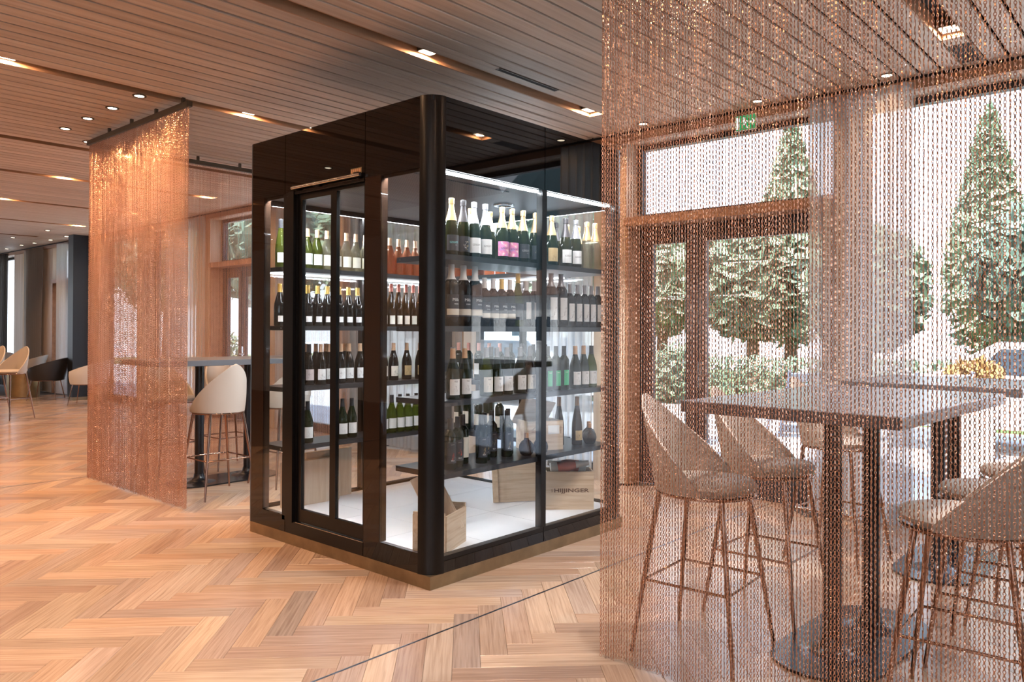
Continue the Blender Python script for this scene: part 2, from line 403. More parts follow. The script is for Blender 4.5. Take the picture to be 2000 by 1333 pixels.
# floor: dark subfloor carrying oak herringbone boards laid at 45 degrees
floor = struct('floor', MB().box(XW, XF + 0.25, YS, YN, -0.08, -0.0125), M['subfloor'])
BW, BL = 0.1235, 0.642
S2 = math.sqrt(0.5)
U0, V0 = 3.934, -1.952
def board_rects():
    for i in range(-120, 240):
        for k in range(-16, 18):
            u = U0 + BW * i - BL * k; v = V0 + BW * i + BL * k
            yield (u, u + BW, v, v + BL, 0)                    # across the view
            yield (u + BW - BL, u + BW, v + BL, v + BL + BW, 1)   # away from the camera
boards = []
for (ua, ub, va, vb, d) in board_rects():
    cu, cv = (ua + ub) / 2, (va + vb) / 2
    x, y = (cu + cv) * S2, (cu - cv) * S2
    if x < -0.6 or x > XF + 0.1 or y < -0.8 or y > YN - 0.3: continue
    cx = x * 0.664 - y * 0.7477; cz = x * 0.7477 + y * 0.664      # sideways, depth
    if cz < 1.6 or abs(cx) > 0.80 * cz + 0.8: continue
    boards.append((cz, ua, ub, va, vb, d))
boards.sort()
def board_mesh(MBo, rect, uvs, tones):
    cz, ua, ub, va, vb, d = rect
    g = 0.0005; c = 0.0012
    ua += g; ub -= g; va += g; vb -= g
    P = []
    for (e, z) in ((0, -0.0125), (0, -0.0012), (c, 0.0)):
        for (u, v) in ((ua + e, va + e), (ub - e, va + e), (ub - e, vb - e), (ua + e, vb - e)):
            P.append(((u + v) * S2, (u - v) * S2, z))
    # (u, v) -> (x, y) mirrors, so faces wind the other way round
    F = [(11, 10, 9, 8)]
    for a in (0, 4):
        for k in range(4):
            l = (k + 1) % 4
            F.append((a + k, a + 4 + k, a + 4 + l, a + l))
    MBo.add(P, F)
    t = random.random(); ox, oy = random.random() * 5, random.random() * 5
    for f in F:
        for i in f:
            q = i % 4
            u = 0 if q in (0, 3) else BW if not d else BL
            v = 0 if q in (0, 1) else BL if not d else BW
            uvs.append((v + ox, u + oy) if not d else (u + ox, v + oy))
    tones += [t] * len(F)
def finish_boards(me, uvs, tones):
    l = me.uv_layers.new(name='UVMap')
    l.data.foreach_set('uv', [c for p in uvs for c in p])
    a = me.attributes.new('tone', 'FLOAT', 'FACE'); a.data.foreach_set('value', tones)
random.seed(11)
for rect in boards[:298]:
    mb = MB(); uv = []; tn = []
    board_mesh(mb, rect, uv, tn); me = mb.mesh('floor_board', M['oak']); finish_boards(me, uv, tn)
    link('floor_board', me, floor)
mb = MB(); uv = []; tn = []
for rect in boards[298:]: board_mesh(mb, rect, uv, tn)
me = mb.mesh('parquet', M['oak']); finish_boards(me, uv, tn)
tag(link('parquet', me, floor), kind='stuff')
for y in (2.765, 8.2):
    MB().box(-1.0, XF, y - 0.006, y + 0.006, -0.010, 0.0008).build('joint_strip', M['strip'], floor)

# ceiling: larch planks along X with open joints, and recessed light channels between them
ceil = struct('ceiling', MB().box(XW, XF + 0.3, YS, YN, H + 0.13, H + 0.2), M['void'])
SLOTS = [(-2.03, -1.89), (1.14, 1.28), (3.90, 4.04), (6.21, 6.35), (8.70, 8.84), (10.58, 10.72), (13.0, 13.14), (15.4, 15.54), (17.9, 18.04), (20.4, 20.54)]
XE = 5.56   # the channels end here
def plank(x0, x1, y0, y1, far=None):
    m = far or MB()
    e = 0.002
    m.add([(x0, y0, H + 0.016), (x1, y0, H + 0.016), (x1, y1, H + 0.016), (x0, y1, H + 0.016), (x0, y0, H + e), (x1, y0, H + e), (x1, y1, H + e), (x0, y1, H + e),
           (x0, y0 + e, H), (x1, y0 + e, H), (x1, y1 - e, H), (x0, y1 - e, H)],
          [(0, 1, 2, 3), (4, 5, 1, 0), (5, 6, 2, 1), (6, 7, 3, 2), (7, 4, 0, 3), (8, 9, 5, 4), (10, 11, 7, 6), (11, 10, 9, 8)])
    if not far: m.build('ceiling_plank', M['plank'], ceil)
edges = [YS] + [e for s in SLOTS for e in s] + [YN]
far = MB(); vents = []
for a, b in zip(edges[0::2], edges[1::2]):
    n = max(1, round((b - a) / 0.14)); w = (b - a) / n
    for k in range(n):
        y0, y1 = a + k * w + 0.0105, a + (k + 1) * w - 0.0105
        if abs(y0 - 4.315) < 0.08: y0 += 0.014
        if y1 < -1.6 or y0 > 13.2: plank(XW, XF - 0.06, y0, y1, far)
        else: plank(XW, XF - 0.06, y0, y1)
tag(far.build('planking', M['plank'], ceil), kind='stuff')
for a, b in SLOTS:
    plank(XE, XF - 0.06, a + 0.004, b - 0.004)
    if a < -3: continue
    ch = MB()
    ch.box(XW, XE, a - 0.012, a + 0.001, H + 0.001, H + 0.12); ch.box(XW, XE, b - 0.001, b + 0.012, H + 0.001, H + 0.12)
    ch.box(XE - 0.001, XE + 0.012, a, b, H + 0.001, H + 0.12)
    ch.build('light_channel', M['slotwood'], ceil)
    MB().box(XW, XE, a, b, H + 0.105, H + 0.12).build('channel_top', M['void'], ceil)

# sides of the room behind the camera: plastered walls, unseen windows added for daylight
nw = nd = 0
def frame_rect(m, x0, x1, a, b, z0, z1, t, tb=None):
    tb = tb or t
    m.box(x0, x1, a, a + t, z0, z1); m.box(x0, x1, b - t, b, z0, z1)
    m.box(x0, x1, a + t, b - t, z1 - t, z1); m.box(x0, x1, a + t, b - t, z0, z0 + tb)
def swap(m):     # turn a wall built along y into one along x
    m.v = [(y, x, z) for x, y, z in m.v]; m.f = [tuple(reversed(f)) for f in m.f]; return m
def back_wall(name, x0, x1, ya, yb, added_wins, turn):
    global nw
    m = MB(); m.box(x0, x1, ya, yb, 3.05, H + 0.13); m.box(x0, x1, ya, yb, -0.09, 0.25); p = ya
    for a, b in added_wins + [(yb, yb)]:
        if a > p: m.box(x0, x1, p, a, 0.25, 3.05)
        p = b
    struct(name, swap(m) if turn else m, M['plaster'])
    for a, b in added_wins:
        nw += 1; m = MB(); frame_rect(m, x0 + 0.04, x0 + 0.10, a, b, 0.25, 3.05, 0.06)
        w = struct('window_%d' % nw, swap(m) if turn else m, M['frame'])
        m = MB().box(x0 + 0.065, x0 + 0.075, a + 0.06, b - 0.06, 0.31, 2.99); (swap(m) if turn else m).build('glazing', M['window'], w)
back_wall('wall_left', XW - 0.15, XW, YS, YN, [(-3.6, -1.4), (-1.0, 1.2)], False)
back_wall('wall_front', YS - 0.15, YS, XW - 0.15, XF + 0.3, [(-3.4, -1.6)], True)
back_wall('wall_back', YN, YN + 0.15, XW, XF + 0.3, [(-2.6, -0.2), (0.2, 2.6), (3.0, 5.4)], True)

# facade: larch-lined bays in one plane
XO = XF + 0.30; HEAD = 3.235
BAYS = [(-3.7, -2.1, 'win'), (-1.9, -0.15, 'win'), (0.0, 2.05, 'win'), (2.2, 4.13, 'door'), (4.5, 6.3, 'win'), (6.6, 8.4, 'win'), (8.7, 10.2, 'win'), (10.35, 12.14, 'door'), (12.6, 14.6, 'win'), (14.9, 16.7, 'win'), (17.65, 19.30, 'door'), (20.80, 21.28, 'win'), (21.92, 24.4, 'win')]
facade = struct('wall_right', MB().box(XF, XO, YS, YN, HEAD + 0.06, H + 0.13), M['larch'])
prev = YS
for k, (a, b, kind) in enumerate(BAYS + [(YN, YN, '')]):
    if a - prev > 0.01:
        MB().box(XF, XO, prev, a, 0, HEAD + 0.062).build('pillar', M['larch'], facade)
    prev = b
struct('trim_1', MB().box(XF - 0.05, XF + 0.02, YS, YN, HEAD - 0.005, H - 0.02), M['beam'])
struct('shadow_gap_strip', MB().box(XF - 0.055, XF, YS, YN, H - 0.02, H + 0.1), M['void'])  # black strip stands in for the shade in the gap above the beam
for a, b, kind in BAYS:
    xg = XF + 0.20
    MB().box(XF + 0.001, XO, a, b, HEAD, HEAD + 0.062).build('reveal_head', M['larch'], facade)
    if kind == 'win':
        nw += 1; m = MB(); frame_rect(m, xg, xg + 0.08, a, b, 0.0, HEAD, 0.055, 0.12)
        w = struct('window_%d' % nw, m, M['frame'])
        MB().box(xg + 0.03, xg + 0.042, a + 0.055, b - 0.055, 0.12, HEAD - 0.055).build('glazing', M['window'], w)
    else:
        nd += 1; m = MB()
        frame_rect(m, xg, xg + 0.08, a, b, 2.52, HEAD, 0.05)
        frame_rect(m, xg, xg + 0.08, a, b, 0.0, 2.44, 0.07, 0.02)
        d = struct('door_%d' % nd, m, M['frame'])
        MB().box(xg + 0.03, xg + 0.042, a + 0.05, b - 0.05, 2.57, HEAD - 0.05).build('transom_pane', M['window'], d)
        MB().box(XF - 0.03, xg + 0.08, a, b, 2.44, 2.52).build('transom_bar', M['beam'], d)
        j = MB(); j.box(XF - 0.01, xg, b - 0.035, b - 0.001, 0, 2.44); j.box(XF - 0.01, xg, a + 0.001, a + 0.035, 0, 2.44); j.build('jamb_lining', M['beam'], d)
        split = b - 0.62 if b - a > 1.7 else b - 0.5
        for (p, q) in ((a + 0.07, split - 0.005), (split + 0.005, b - 0.07)):
            lf = MB(); frame_rect(lf, xg + 0.01, xg + 0.07, p, q, 0.02, 2.37, 0.095, 0.24)
            leaf = lf.build('door_leaf', M['frame'], d)
            MB().box(xg + 0.035, xg + 0.045, p + 0.095, q - 0.095, 0.26, 2.275).build('door_pane', M['window'], leaf)
        hy = split - 0.05
        h = MB(); h.tube([(xg + 0.01, hy, 1.05), (xg - 0.05, hy, 1.05), (xg - 0.05, hy - 0.13, 1.05)], 0.011, 8); h.box(xg - 0.002, xg + 0.012, hy - 0.022, hy + 0.022, 0.93, 1.17)
        h.build('door_handle', M['steel'], d)

# ------------------------------------------------------------------ outdoors
struct('ground', MB().box(-60, 90, -60, 80, -0.3, -0.1), M['paving'])
lawn = MB().box(14, 27, -1, 40, -0.1, 0.0).build('lawn', M['lawn']); tag(lawn, kind='stuff')
def crown(c, rx, rz, n, size, seed, shape='round'):
    rnd = random.Random(seed); m = MB(); V = []; F = []
    for i in range(n):
        while True:
            p = Vector((rnd.uniform(-1, 1), rnd.uniform(-1, 1), rnd.uniform(-1, 1)))
            if 0.35 < p.length < 1: break
        if shape == 'cone': k = 0.5 * (1 - p.z) ; p.x *= 0.2 + k; p.y *= 0.2 + k
        q = Vector((c[0] + p.x * rx, c[1] + p.y * rx, c[2] + p.z * rz))
        a = Vector((rnd.gauss(0, 1), rnd.gauss(0, 1), rnd.gauss(0, 1))).normalized(); b = a.orthogonal().normalized()
        s = size * rnd.uniform(0.6, 1.3); n0 = len(V)
        V += [q - a * s, q + b * s * 0.5, q + a * s, q - b * s * 0.5]; F.append((n0, n0 + 1, n0 + 2, n0 + 3))
    m.add(V, F); return m
def tree(x, y, h, rx, mat, label, seed, shape='round', n=2600):
    t = thing('tree', label, 'tree', (x, y, 0.001), 0, 'trees beyond the terrace')
    bt = MB(); z0 = h * (0.12 if shape == 'cone' else 0.28)
    bt.tube([(0, 0, 0.0), (0, 0, 0.25), (0.1, 0.05, h * 0.4), (0.05, 0, h * 0.8)], [0.2, 0.19, 0.14, 0.05], 8)
    for k in range(5):
        q = k * 1.26; bt.tube([(0.06, 0.03, h * (0.35 + 0.07 * k)), (rx * 0.5 * math.cos(q), rx * 0.5 * math.sin(q), h * (0.5 + 0.07 * k))], [0.07, 0.02], 5)
    bt.build('trunk', M['bark'], t, 40)
    o = crown((0, 0, (h + z0) / 2), rx, (h - z0) / 2, n, 0.17 if shape == 'cone' else 0.22, seed, shape)
    rnd = random.Random(seed + 90); ctr = (h + z0) / 2; hz = (h - z0) / 2; k0 = [rnd.uniform(0, 6) for _ in range(4)]
    def core(u, v):
        a = 2 * PI * u; b_ = PI * (v - 0.5); w = 0.78 + 0.10 * math.sin(5 * a + k0[0] + 4 * b_) + 0.07 * math.sin(11 * a - 7 * b_ + k0[1])
        zz = math.sin(b_); tp = (0.2 + 0.5 * (1 - zz)) if shape == 'cone' else 1
        return (rx * w * tp * math.cos(b_) * math.cos(a), rx * w * tp * math.cos(b_) * math.sin(a), ctr + hz * 0.9 * zz)
    o.grid(core, 30, 18, True)
    o = o.build('foliage', mat, t); o['kind'] = 'stuff'
tree(21.5, 8.7, 7.6, 1.35, M['leaf_light'], 'tall slender pale green tree outside, seen through the glazed double door', 1, 'cone', 3600)
tree(18.2, 8.3, 4.3, 1.5, M['leaf'], 'bushy mid green tree outside, low behind the wide glazed door leaf', 2, 'round', 3000)
tree(21.5, 3.9, 6.9, 1.2, M['leaf_light'], 'tall pointed pale green tree outside the right hand window', 3, 'cone', 3600)
tree(18.8, 2.3, 4.1, 1.5, M['leaf_dark'], 'broad dark green tree low at the far right outside the window', 4, 'round', 3000)
tree(20.5, 12.2, 4.6, 1.7, M['leaf_light'], 'rounded pale green tree outside by the narrow door leaf', 5, 'round', 2800)
tree(17.0, 5.3, 3.6, 1.2, M['leaf'], 'small round green tree outside, behind the pale sheer curtain', 9, 'round', 2200)
tree(16.8, 13.4, 6.6, 1.5, M['leaf_light'], 'pale green tree outside, seen over the sparkling wine in the cabinet', 10, 'round', 2600)
tree(15.8, 20.6, 7.0, 1.5, M['leaf'], 'green tree outside, seen through the sliding door of the wine cabinet', 11, 'round', 2600)
tree(15.2, 17.0, 6.5, 1.7, M['leaf'], 'mid green tree outside, seen through the wine cabinet', 6, 'round', 3000)
tree(15.4, 25.4, 7.2, 2.4, M['leaf_dark'], 'dark green tree outside, seen between the two left chain curtains', 7, 'round', 3000)
tree(16.0, 35.0, 7.2, 2.6, M['leaf'], 'mid green tree outside beyond the far left windows', 8)
hd = thing('hedge', 'low clipped green hedge along the lawn outside the double door', 'hedge', (14.6, 6.2, 0.001))
o = MB()
V = []; F = []
rnd = random.Random(5)
for i in range(2600):
    q = Vector((rnd.uniform(-0.4, 0.4), rnd.uniform(-3.4, 3.4), rnd.uniform(0.0, 0.95))); a = Vector((rnd.gauss(0, 1), rnd.gauss(0, 1), rnd.gauss(0, 1))).normalized(); b = a.orthogonal().normalized(); n0 = len(V)
    V += [q - a * 0.08, q + b * 0.05, q + a * 0.08, q - b * 0.05]; F.append((n0, n0 + 1, n0 + 2, n0 + 3))
o.add(V, F); o = o.build('foliage', M['leaf'], hd); o['kind'] = 'stuff'
st = MB()
for k in range(9): MB().tube([(0, -3.2 + 0.8 * k, 0), (0, -3.2 + 0.8 * k, 0.7)], [0.03, 0.01], 5).build('stem', M['bark'], hd)
# neighbouring houses
def house(x, y, label, front=-3.0):
    hs = thing('house', label, 'house', (x, y, -0.1))
    MB().box(-3, 3, -4.6, 3.5, 0, 3.1).build('wall', M['render'], hs)
    rf = MB().add([(-3.5, -5.1, 3.1), (3.5, -5.1, 3.1), (3.5, 4.0, 3.1), (-3.5, 4.0, 3.1), (0, -2.0, 4.5), (0, 1.0, 4.5)], [(3, 2, 1, 0), (0, 1, 4), (1, 2, 5, 4), (2, 3, 5), (3, 0, 4, 5)]); rf.build('roof', M['rooftile'], hs)
    for y in (-3.6, -2.0, -0.4, 1.4):
        f = MB(); frame_rect(f, -3.06, -2.99, y, y + 1.0, 1.0, 2.2, 0.07); fw = f.build('window', M['white'], hs)
        MB().box(-3.03, -3.01, y + 0.07, y + 0.93, 1.07, 2.13).build('pane', M['carglass'], fw)
house(31, 22.5, 'white house with a brown hipped roof outside, behind the narrow door leaf')
house(30, -17.5, 'white house mirrored in the right face of the wine cabinet')
hill = MB()
hill.grid(lambda u, v: (34 + 40 * v + 5 * math.sin(u * 17), -14 - 66 * u - 4 * v, -0.3 + (17 + 6 * math.sin(u * 11) + 3 * math.sin(u * 31)) * min(1, v * 1.6)), 60, 12, False, -1.0)
struct('ground_hill', hill, M['hill'])

# a parked car
def car(x, y, rz, label):
    t = thing('car', label, 'car', (x, y, -0.099), rz)
    prof = [(-2.1, 0.35), (-2.05, 0.75), (-1.35, 0.92), (-0.6, 1.40), (0.9, 1.42), (1.65, 0.98), (2.1, 0.88), (2.12, 0.35)]
    n = len(prof); m = MB(); V = []
    for s, k in ((-0.85, 1), (0.85, 1)):
        for px, pz in prof: V.append((px, s * (0.82 if pz > 1.2 else 1.0), pz))
    F = [tuple(range(n)), tuple(reversed(range(n, 2 * n)))] + [(i, n + i, n + (i + 1) % n, (i + 1) % n) for i in range(n)]
    m.add(V, F).build('body', M['carpaint'], t)
    for s in (-1, 1):
        g = MB(); yy = s * 0.79
        g.add([(-0.95, yy * 1.0, 0.98), (1.2, yy, 0.98), (0.85, yy * 0.93, 1.34), (-0.5, yy * 0.93, 1.34), (-0.95, yy * 1.06, 0.98), (1.2, yy * 1.06, 0.98), (0.85, yy * 0.99, 1.34), (-0.5, yy * 0.99, 1.34)],
              [(0, 1, 2, 3), (7, 6, 5, 4), (0, 4, 5, 1), (1, 5, 6, 2), (2, 6, 7, 3), (3, 7, 4, 0)])
        g.build('side_window', M['carglass'], t)
    g = MB().add([(-1.33, -0.68, 0.95), (-1.33, 0.68, 0.95), (-0.66, 0.6, 1.385), (-0.66, -0.6, 1.385), (-1.36, -0.68, 0.955), (-1.36, 0.68, 0.955), (-0.69, 0.6, 1.40), (-0.69, -0.6, 1.40)],
                 [(0, 1, 2, 3), (7, 6, 5, 4), (0, 4, 5, 1), (1, 5, 6, 2), (2, 6, 7, 3), (3, 7, 4, 0)]); g.build('windscreen', M['carglass'], t)
    R = Matrix.Rotation(PI / 2, 3, 'X')
    for wx in (-1.3, 1.3):
        for wy in (-0.78, 0.78):
            w = MB().lathe([(0.05, -0.1), (0.29, -0.1), (0.33, -0.06), (0.33, 0.06), (0.29, 0.1), (0.05, 0.1)], 18, (wx, wy, 0.33), R).build('wheel', M['rubber'], t, 40)
            MB().lathe([(0.02, -0.115), (0.19, -0.115), (0.2, -0.105), (0.2, 0.105), (0.19, 0.115), (0.02, 0.115)], 14, (wx, wy, 0.33), R).build('wheel_hub', M['steel'], w, 40)
car(12.2, 1.2, PI / 2 + 0.15, 'white car parked outside the right hand window')
car(12.6, 10.6, PI / 2, 'white car parked outside beyond the double door')
# terrace furniture and planting
def planter(x, y, r, h, mat, label, seed, leaf, ph=0.55):
    t = thing('planter', label, 'planter', (x, y, -0.099))
    MB().lathe([(r * 0.8, 0), (r, h), (r * 0.9, h), (r * 0.86, h - 0.06)], 18).build('pot', mat, t, 40)
    o = crown((0, 0, h + ph * 0.7), r * 1.3, ph * 0.75, 500, 0.08, seed).build('foliage', leaf, t); o['kind'] = 'stuff'
planter(9.3, 5.35, 0.36, 0.6, M['planter'], 'pale round planter with a green shrub outside the narrow door leaf', 21, M['leaf'])
planter(9.2, 17.2, 0.36, 0.7, M['planter'], 'pale round planter with a green shrub outside the far booth door', 22, M['leaf_light'])
planter(10.5, 2.05, 0.24, 0.80, M['planter'], 'low planter of orange and yellow flowers outside the right hand window', 23, M['flower'], 0.3)
def deck_chair(x, y, rz, label):
    t = thing('deck_chair', label, 'chair', (x, y, -0.099), rz)
    for k in range(7):
        MB().obox((-0.42 + 0.13 * k, 0, 0.42 - 0.02 * k), 0.10, 0.62, 0.025, Matrix.Rotation(0.15, 3, 'Y')).build('slat', M['white'], t)
    for k in range(6):
        MB().obox((-0.50 - 0.075 * k, 0, 0.50 + 0.115 * k), 0.10, 0.62, 0.025, Matrix.Rotation(-1.0, 3, 'Y').inverted()).build('slat', M['white'], t)
    for s in (-0.31, 0.31):
        m = MB(); m.tube([(0.45, s, 0), (0.1, s, 0.55), (-0.5, s, 0.6)], 0.02, 6); m.tube([(-0.55, s, 0), (-0.2, s, 0.4)], 0.02, 6); m.tube([(-0.46, s, 0.42), (-0.95, s, 1.15)], 0.02, 6); m.build('side_frame', M['steel'], t)
deck_chair(8.9, 3.5, 0.6, 'white slatted deck chair on the terrace, left of the two outside the double door')
deck_chair(9.3, 2.7, 0.9, 'white slatted deck chair on the terrace, right of the two outside the double door')

# ------------------------------------------------------------------ walk-in wine cabinet
X0, Y0, X1, Y1 = 2.973, 3.242, 4.915, 5.19
TOP, GT, GB = 2.785, 2.372, 0.17
cab = thing('wine_cabinet', 'black glass walk-in wine cabinet with lit shelves, standing on the oak floor', 'wine cabinet', (X0, Y0, 0))
ORG = (X0, Y0, 0)
def cb(name, mat, fn, smooth=0, parent=None):
    m = MB(ORG); fn(m); return m.build(name, M[mat], parent or cab, smooth)
R_ = 0.105
cb('plinth', 'brass', lambda m: (m.box(X0, X1 - 0.02, Y0, Y0 + 0.03, 0.0, 0.075), m.box(X0, X0 + 0.03, Y0 + 0.03, Y1 - 0.04, 0, 0.075),
                                 m.box(X0 + 0.03, X1 - 0.04, Y1 - 0.07, Y1 - 0.04, 0, 0.075), m.box(X1 - 0.05, X1 - 0.02, Y0 + 0.03, Y1 - 0.07, 0, 0.075)))
def arc(cx, cy, a0, a1, r=R_, n=12): return [(cx + r * math.cos(a0 + (a1 - a0) * i / n), cy + r * math.sin(a0 + (a1 - a0) * i / n)) for i in range(n + 1)]
def post(cx, cy, a0, z0=0.075, z1=TOP):
    return lambda m: m.prism(arc(cx, cy, a0, a0 + PI / 2) + [(cx, cy)], z0, z1)
cb('corner_post', 'blackmetal', post(X0 + R_ - 0.004, Y0 + R_ - 0.004, PI), 40)
cb('corner_post', 'blackmetal', post(X1 - R_, Y0 + R_, 1.5 * PI), 40)
cb('corner_post', 'blackmetal', post(X1 - R_, Y1 - R_, 0), 40)
def small_post(m): m.prism(arc(X0 + 0.05, Y1 - 0.05, PI / 2, PI, 0.05) + [(X0 + 0.05, Y1 - 0.05)], 0.075, TOP)
cb('corner_post', 'blackmetal', small_post, 40)
T = 0.014
# right face (towards -Y)
for a, b in ((X0 + R_, 3.966), (3.972, X1 - R_)):
    cb('frieze_panel', 'blackglass', lambda m: m.box(a, b, Y0, Y0 + T, GT, TOP))
    cb('kick_panel', 'blackglass', lambda m: m.box(a, b, Y0, Y0 + T, 0.075, 0.141))
    cb('sill_rail', 'blackmetal', lambda m: m.box(a, b, Y0 + 0.001, Y0 + 0.05, 0.143, GB))
cb('mullion', 'blackmetal', lambda m: (m.box(3.945, 3.994, Y0 + 0.002, Y0 + 0.05, GB, GT)))
for a, b in ((X0 + R_ + 0.002, 3.945), (3.994, X1 - R_ - 0.04)):
    cb('glass_pane', 'pane', lambda m: m.box(a, b, Y0 + 0.003, Y0 + 0.013, GB, GT))
cb('edge_frame', 'blackmetal', lambda m: m.box(X1 - R_ - 0.04, X1 - R_, Y0 + 0.002, Y0 + 0.05, GB, GT))
# left face (towards -X)
for a, b in ((Y0 + R_, 3.842), (3.847, 4.72), (4.725, Y1 - 0.05)):
    cb('frieze_panel', 'blackglass', lambda m: m.box(X0, X0 + T, a, b, 2.378, TOP))
for a, b in ((Y0 + R_, 3.842), (4.705, Y1 - 0.05)):
    cb('kick_panel', 'blackglass', lambda m: m.box(X0, X0 + T, a, b, 0.075, 0.185))
cb('threshold', 'blackmetal', lambda m: (m.box(X0, X0 + T, 3.847, 4.70, 0.075, 0.158), m.box(X0 + T, X0 + 0.12, 3.847, 4.70, 0.12, 0.155)))
cb('threshold_trim', 'steel', lambda m: m.box(X0 - 0.001, X0 + 0.006, 3.85, 4.575, 0.158, 0.161))
cb('glass_border', 'frit', lambda m: (m.box(X0, X0 + 0.008, 3.692, 3.842, 0.185, 2.378), m.box(X0 + 0.008, X0 + 0.06, 3.70, 3.84, 0.185, 2.378)))
cb('border_trim', 'steel', lambda m: m.box(X0 + 0.062, X0 + 0.07, 3.735, 3.745, 0.19, 2.37))
cb('glass_pane', 'pane', lambda m: m.box(X0 + 0.001, X0 + 0.010, Y0 + R_, 3.692, 0.185, 2.378))
cb('glass_border', 'frit', lambda m: (m.box(X0, X0 + 0.01, 4.985, Y1 - 0.05, 0.185, 2.378), m.box(X0 + 0.01, X0 + 0.06, 5.0, Y1 - 0.05, 0.185, 2.378)))
cb('glass_pane', 'pane', lambda m: m.box(X0 + 0.001, X0 + 0.010, 4.738, 4.985, 0.2, 2.378))
cb('door_post', 'blackmetal', lambda m: (m.box(X0 - 0.012, X0 + 0.05, 4.60, 4.66, 0.155, 2.385), m.box(X0 + 0.0, X0 + 0.06, 4.66, 4.738, 0.155, 2.378), m.box(X0 + 0.012, X0 + 0.05, 4.578, 4.60, 0.16, 2.37)))
cb('door_header', 'blackmetal', lambda m: m.box(X0 - 0.004, X0 + 0.06, 3.847, 4.70, 2.362, 2.382))
tr = cb('door_track', 'steel', lambda m: m.tube([(X0 - 0.026, 3.86, 2.402), (X0 - 0.026, 4.60, 2.402)], 0.011, 10), 40)
for y in (3.90, 4.34, 4.57): cb('track_bracket', 'blackmetal', lambda m: m.box(X0 - 0.03, X0, y - 0.02, y + 0.02, 2.388, 2.42), 0, tr)
for (a, b) in ((3.852, 4.178), (4.178, 4.578)):
    d = cb('sliding_door', 'blackmetal', lambda m: frame_rect(m, X0 + 0.018, X0 + 0.045, a, b, 0.165, 2.362, 0.022 if a < 4 else 0.040, 0.085))
    cb('door_pane', 'pane', lambda m: m.box(X0 + 0.028, X0 + 0.036, a + 0.022, b - 0.022, 0.25, 2.342), 0, d)
pl = cb('maker_plate', 'brass', lambda m: m.box(X0 - 0.003, X0, 3.875, 3.985, 2.418, 2.452))
cb('plate_relief', 'coppercap', lambda m: [m.box(X0 - 0.005, X0 - 0.003, 3.885 + 0.02 * k, 3.897 + 0.02 * k, 2.424 + (k % 2) * 0.004, 2.446) for k in range(5)], 0, pl)
# rear faces
cb('frieze_panel', 'blackglass', lambda m: m.box(X0 + 0.05, X1 - R_, Y1 - T, Y1, GT, TOP))
cb('frieze_panel', 'blackglass', lambda m: m.box(X1 - T, X1, Y0 + R_, Y1 - R_, GT, TOP))
cb('kick_panel', 'blackglass', lambda m: m.box(X0 + 0.05, X1 - R_, Y1 - T, Y1, 0.075, GB))
cb('kick_panel', 'blackglass', lambda m: m.box(X1 - T, X1, Y0 + R_, Y1 - R_, 0.075, GB))
for a, b in ((X0 + 0.05, 3.95), (3.99, X1 - R_)):
    cb('glass_pane', 'pane', lambda m: m.box(a, b, Y1 - 0.013, Y1 - 0.004, GB, GT))
cb('mullion', 'blackmetal', lambda m: m.box(3.95, 3.99, Y1 - 0.05, Y1 - 0.002, GB, GT))
for a, b in ((Y0 + R_, 4.20), (4.24, Y1 - R_)):
    cb('glass_pane', 'pane', lambda m: m.box(X1 - 0.013, X1 - 0.004, a, b, GB, GT))
cb('mullion', 'blackmetal', lambda m: m.box(X1 - 0.05, X1 - 0.002, 4.20, 4.24, GB, GT))
# inside: tiled floor, perforated ceiling, roof
base = cb('floor_base', 'grout', lambda m: m.box(X0 + 0.06, X1 - 0.02, Y0 + 0.055, Y1 - 0.055, 0.076, 0.146))
xs = [X0 + 0.125, 3.52, 4.12, 4.72, X1 - 0.02]; ys = [Y0 + 0.055, 3.85, 4.45, 5.05, Y1 - 0.055]
for i in range(4):
    for j in range(4):
        cb('floor_tile', 'tile', lambda m: m.box(xs[i] + 0.0015, xs[i + 1] - 0.0015, ys[j] + 0.0015, ys[j + 1] - 0.0015, 0.146, 0.15), 0, base)
cb('roof_panel', 'void', lambda m: m.box(X0 + 0.02, X1 - 0.02, Y0 + 0.02, Y1 - 0.02, TOP - 0.03, TOP - 0.002))
cp = cb('ceiling_panel', 'panelgrey', lambda m: m.box(X0 + 0.04, X1 - 0.02, Y0 + 0.055, Y1 - 0.02, 2.395, 2.41))
cb('mesh_panel', 'perf', lambda m: m.box(X0 + 0.12, X0 + 0.98, Y0 + 0.3, Y1 - 0.3, 2.388, 2.395), 0, cp)
cb('vent_ring', 'steel', lambda m: m.lathe([(0.05, 2.392), (0.055, 2.384), (0.075, 2.384), (0.08, 2.392), (0.08, 2.395), (0.05, 2.395)], 20, (4.35, 3.95, 0), None, False), 40, cp)
a = cb('led_strip', 'led', lambda m: m.box(X0 + 0.11, X1 - 0.13, Y0 + 0.035, Y0 + 0.05, 2.362, 2.372), 0, cp)
light('led_light', 'AREA', (0.96, 0.05, 2.358), K_STRIP * 0.45, (0.94, 0.97, 1.0), a, 1.6, size_y=0.02)
a = cb('led_strip', 'led', lambda m: m.box(X0 + 0.10, X1 - 0.10, Y1 - 0.075, Y1 - 0.06, 2.362, 2.372), 0, cp)
light('led_light', 'AREA', (0.96, 1.88, 2.358), K_STRIP * 1.5, (0.94, 0.97, 1.0), a, 1.6, size_y=0.02)
a = cb('led_strip', 'led', lambda m: m.box(X1 - 0.075, X1 - 0.06, Y0 + 0.12, Y1 - 0.1, 2.362, 2.372), 0, cp)
light('led_light', 'AREA', (1.875, 0.95, 2.358), K_STRIP * 1.3, (0.94, 0.97, 1.0), a, 1.6, size_y=0.02, rz=PI / 2)
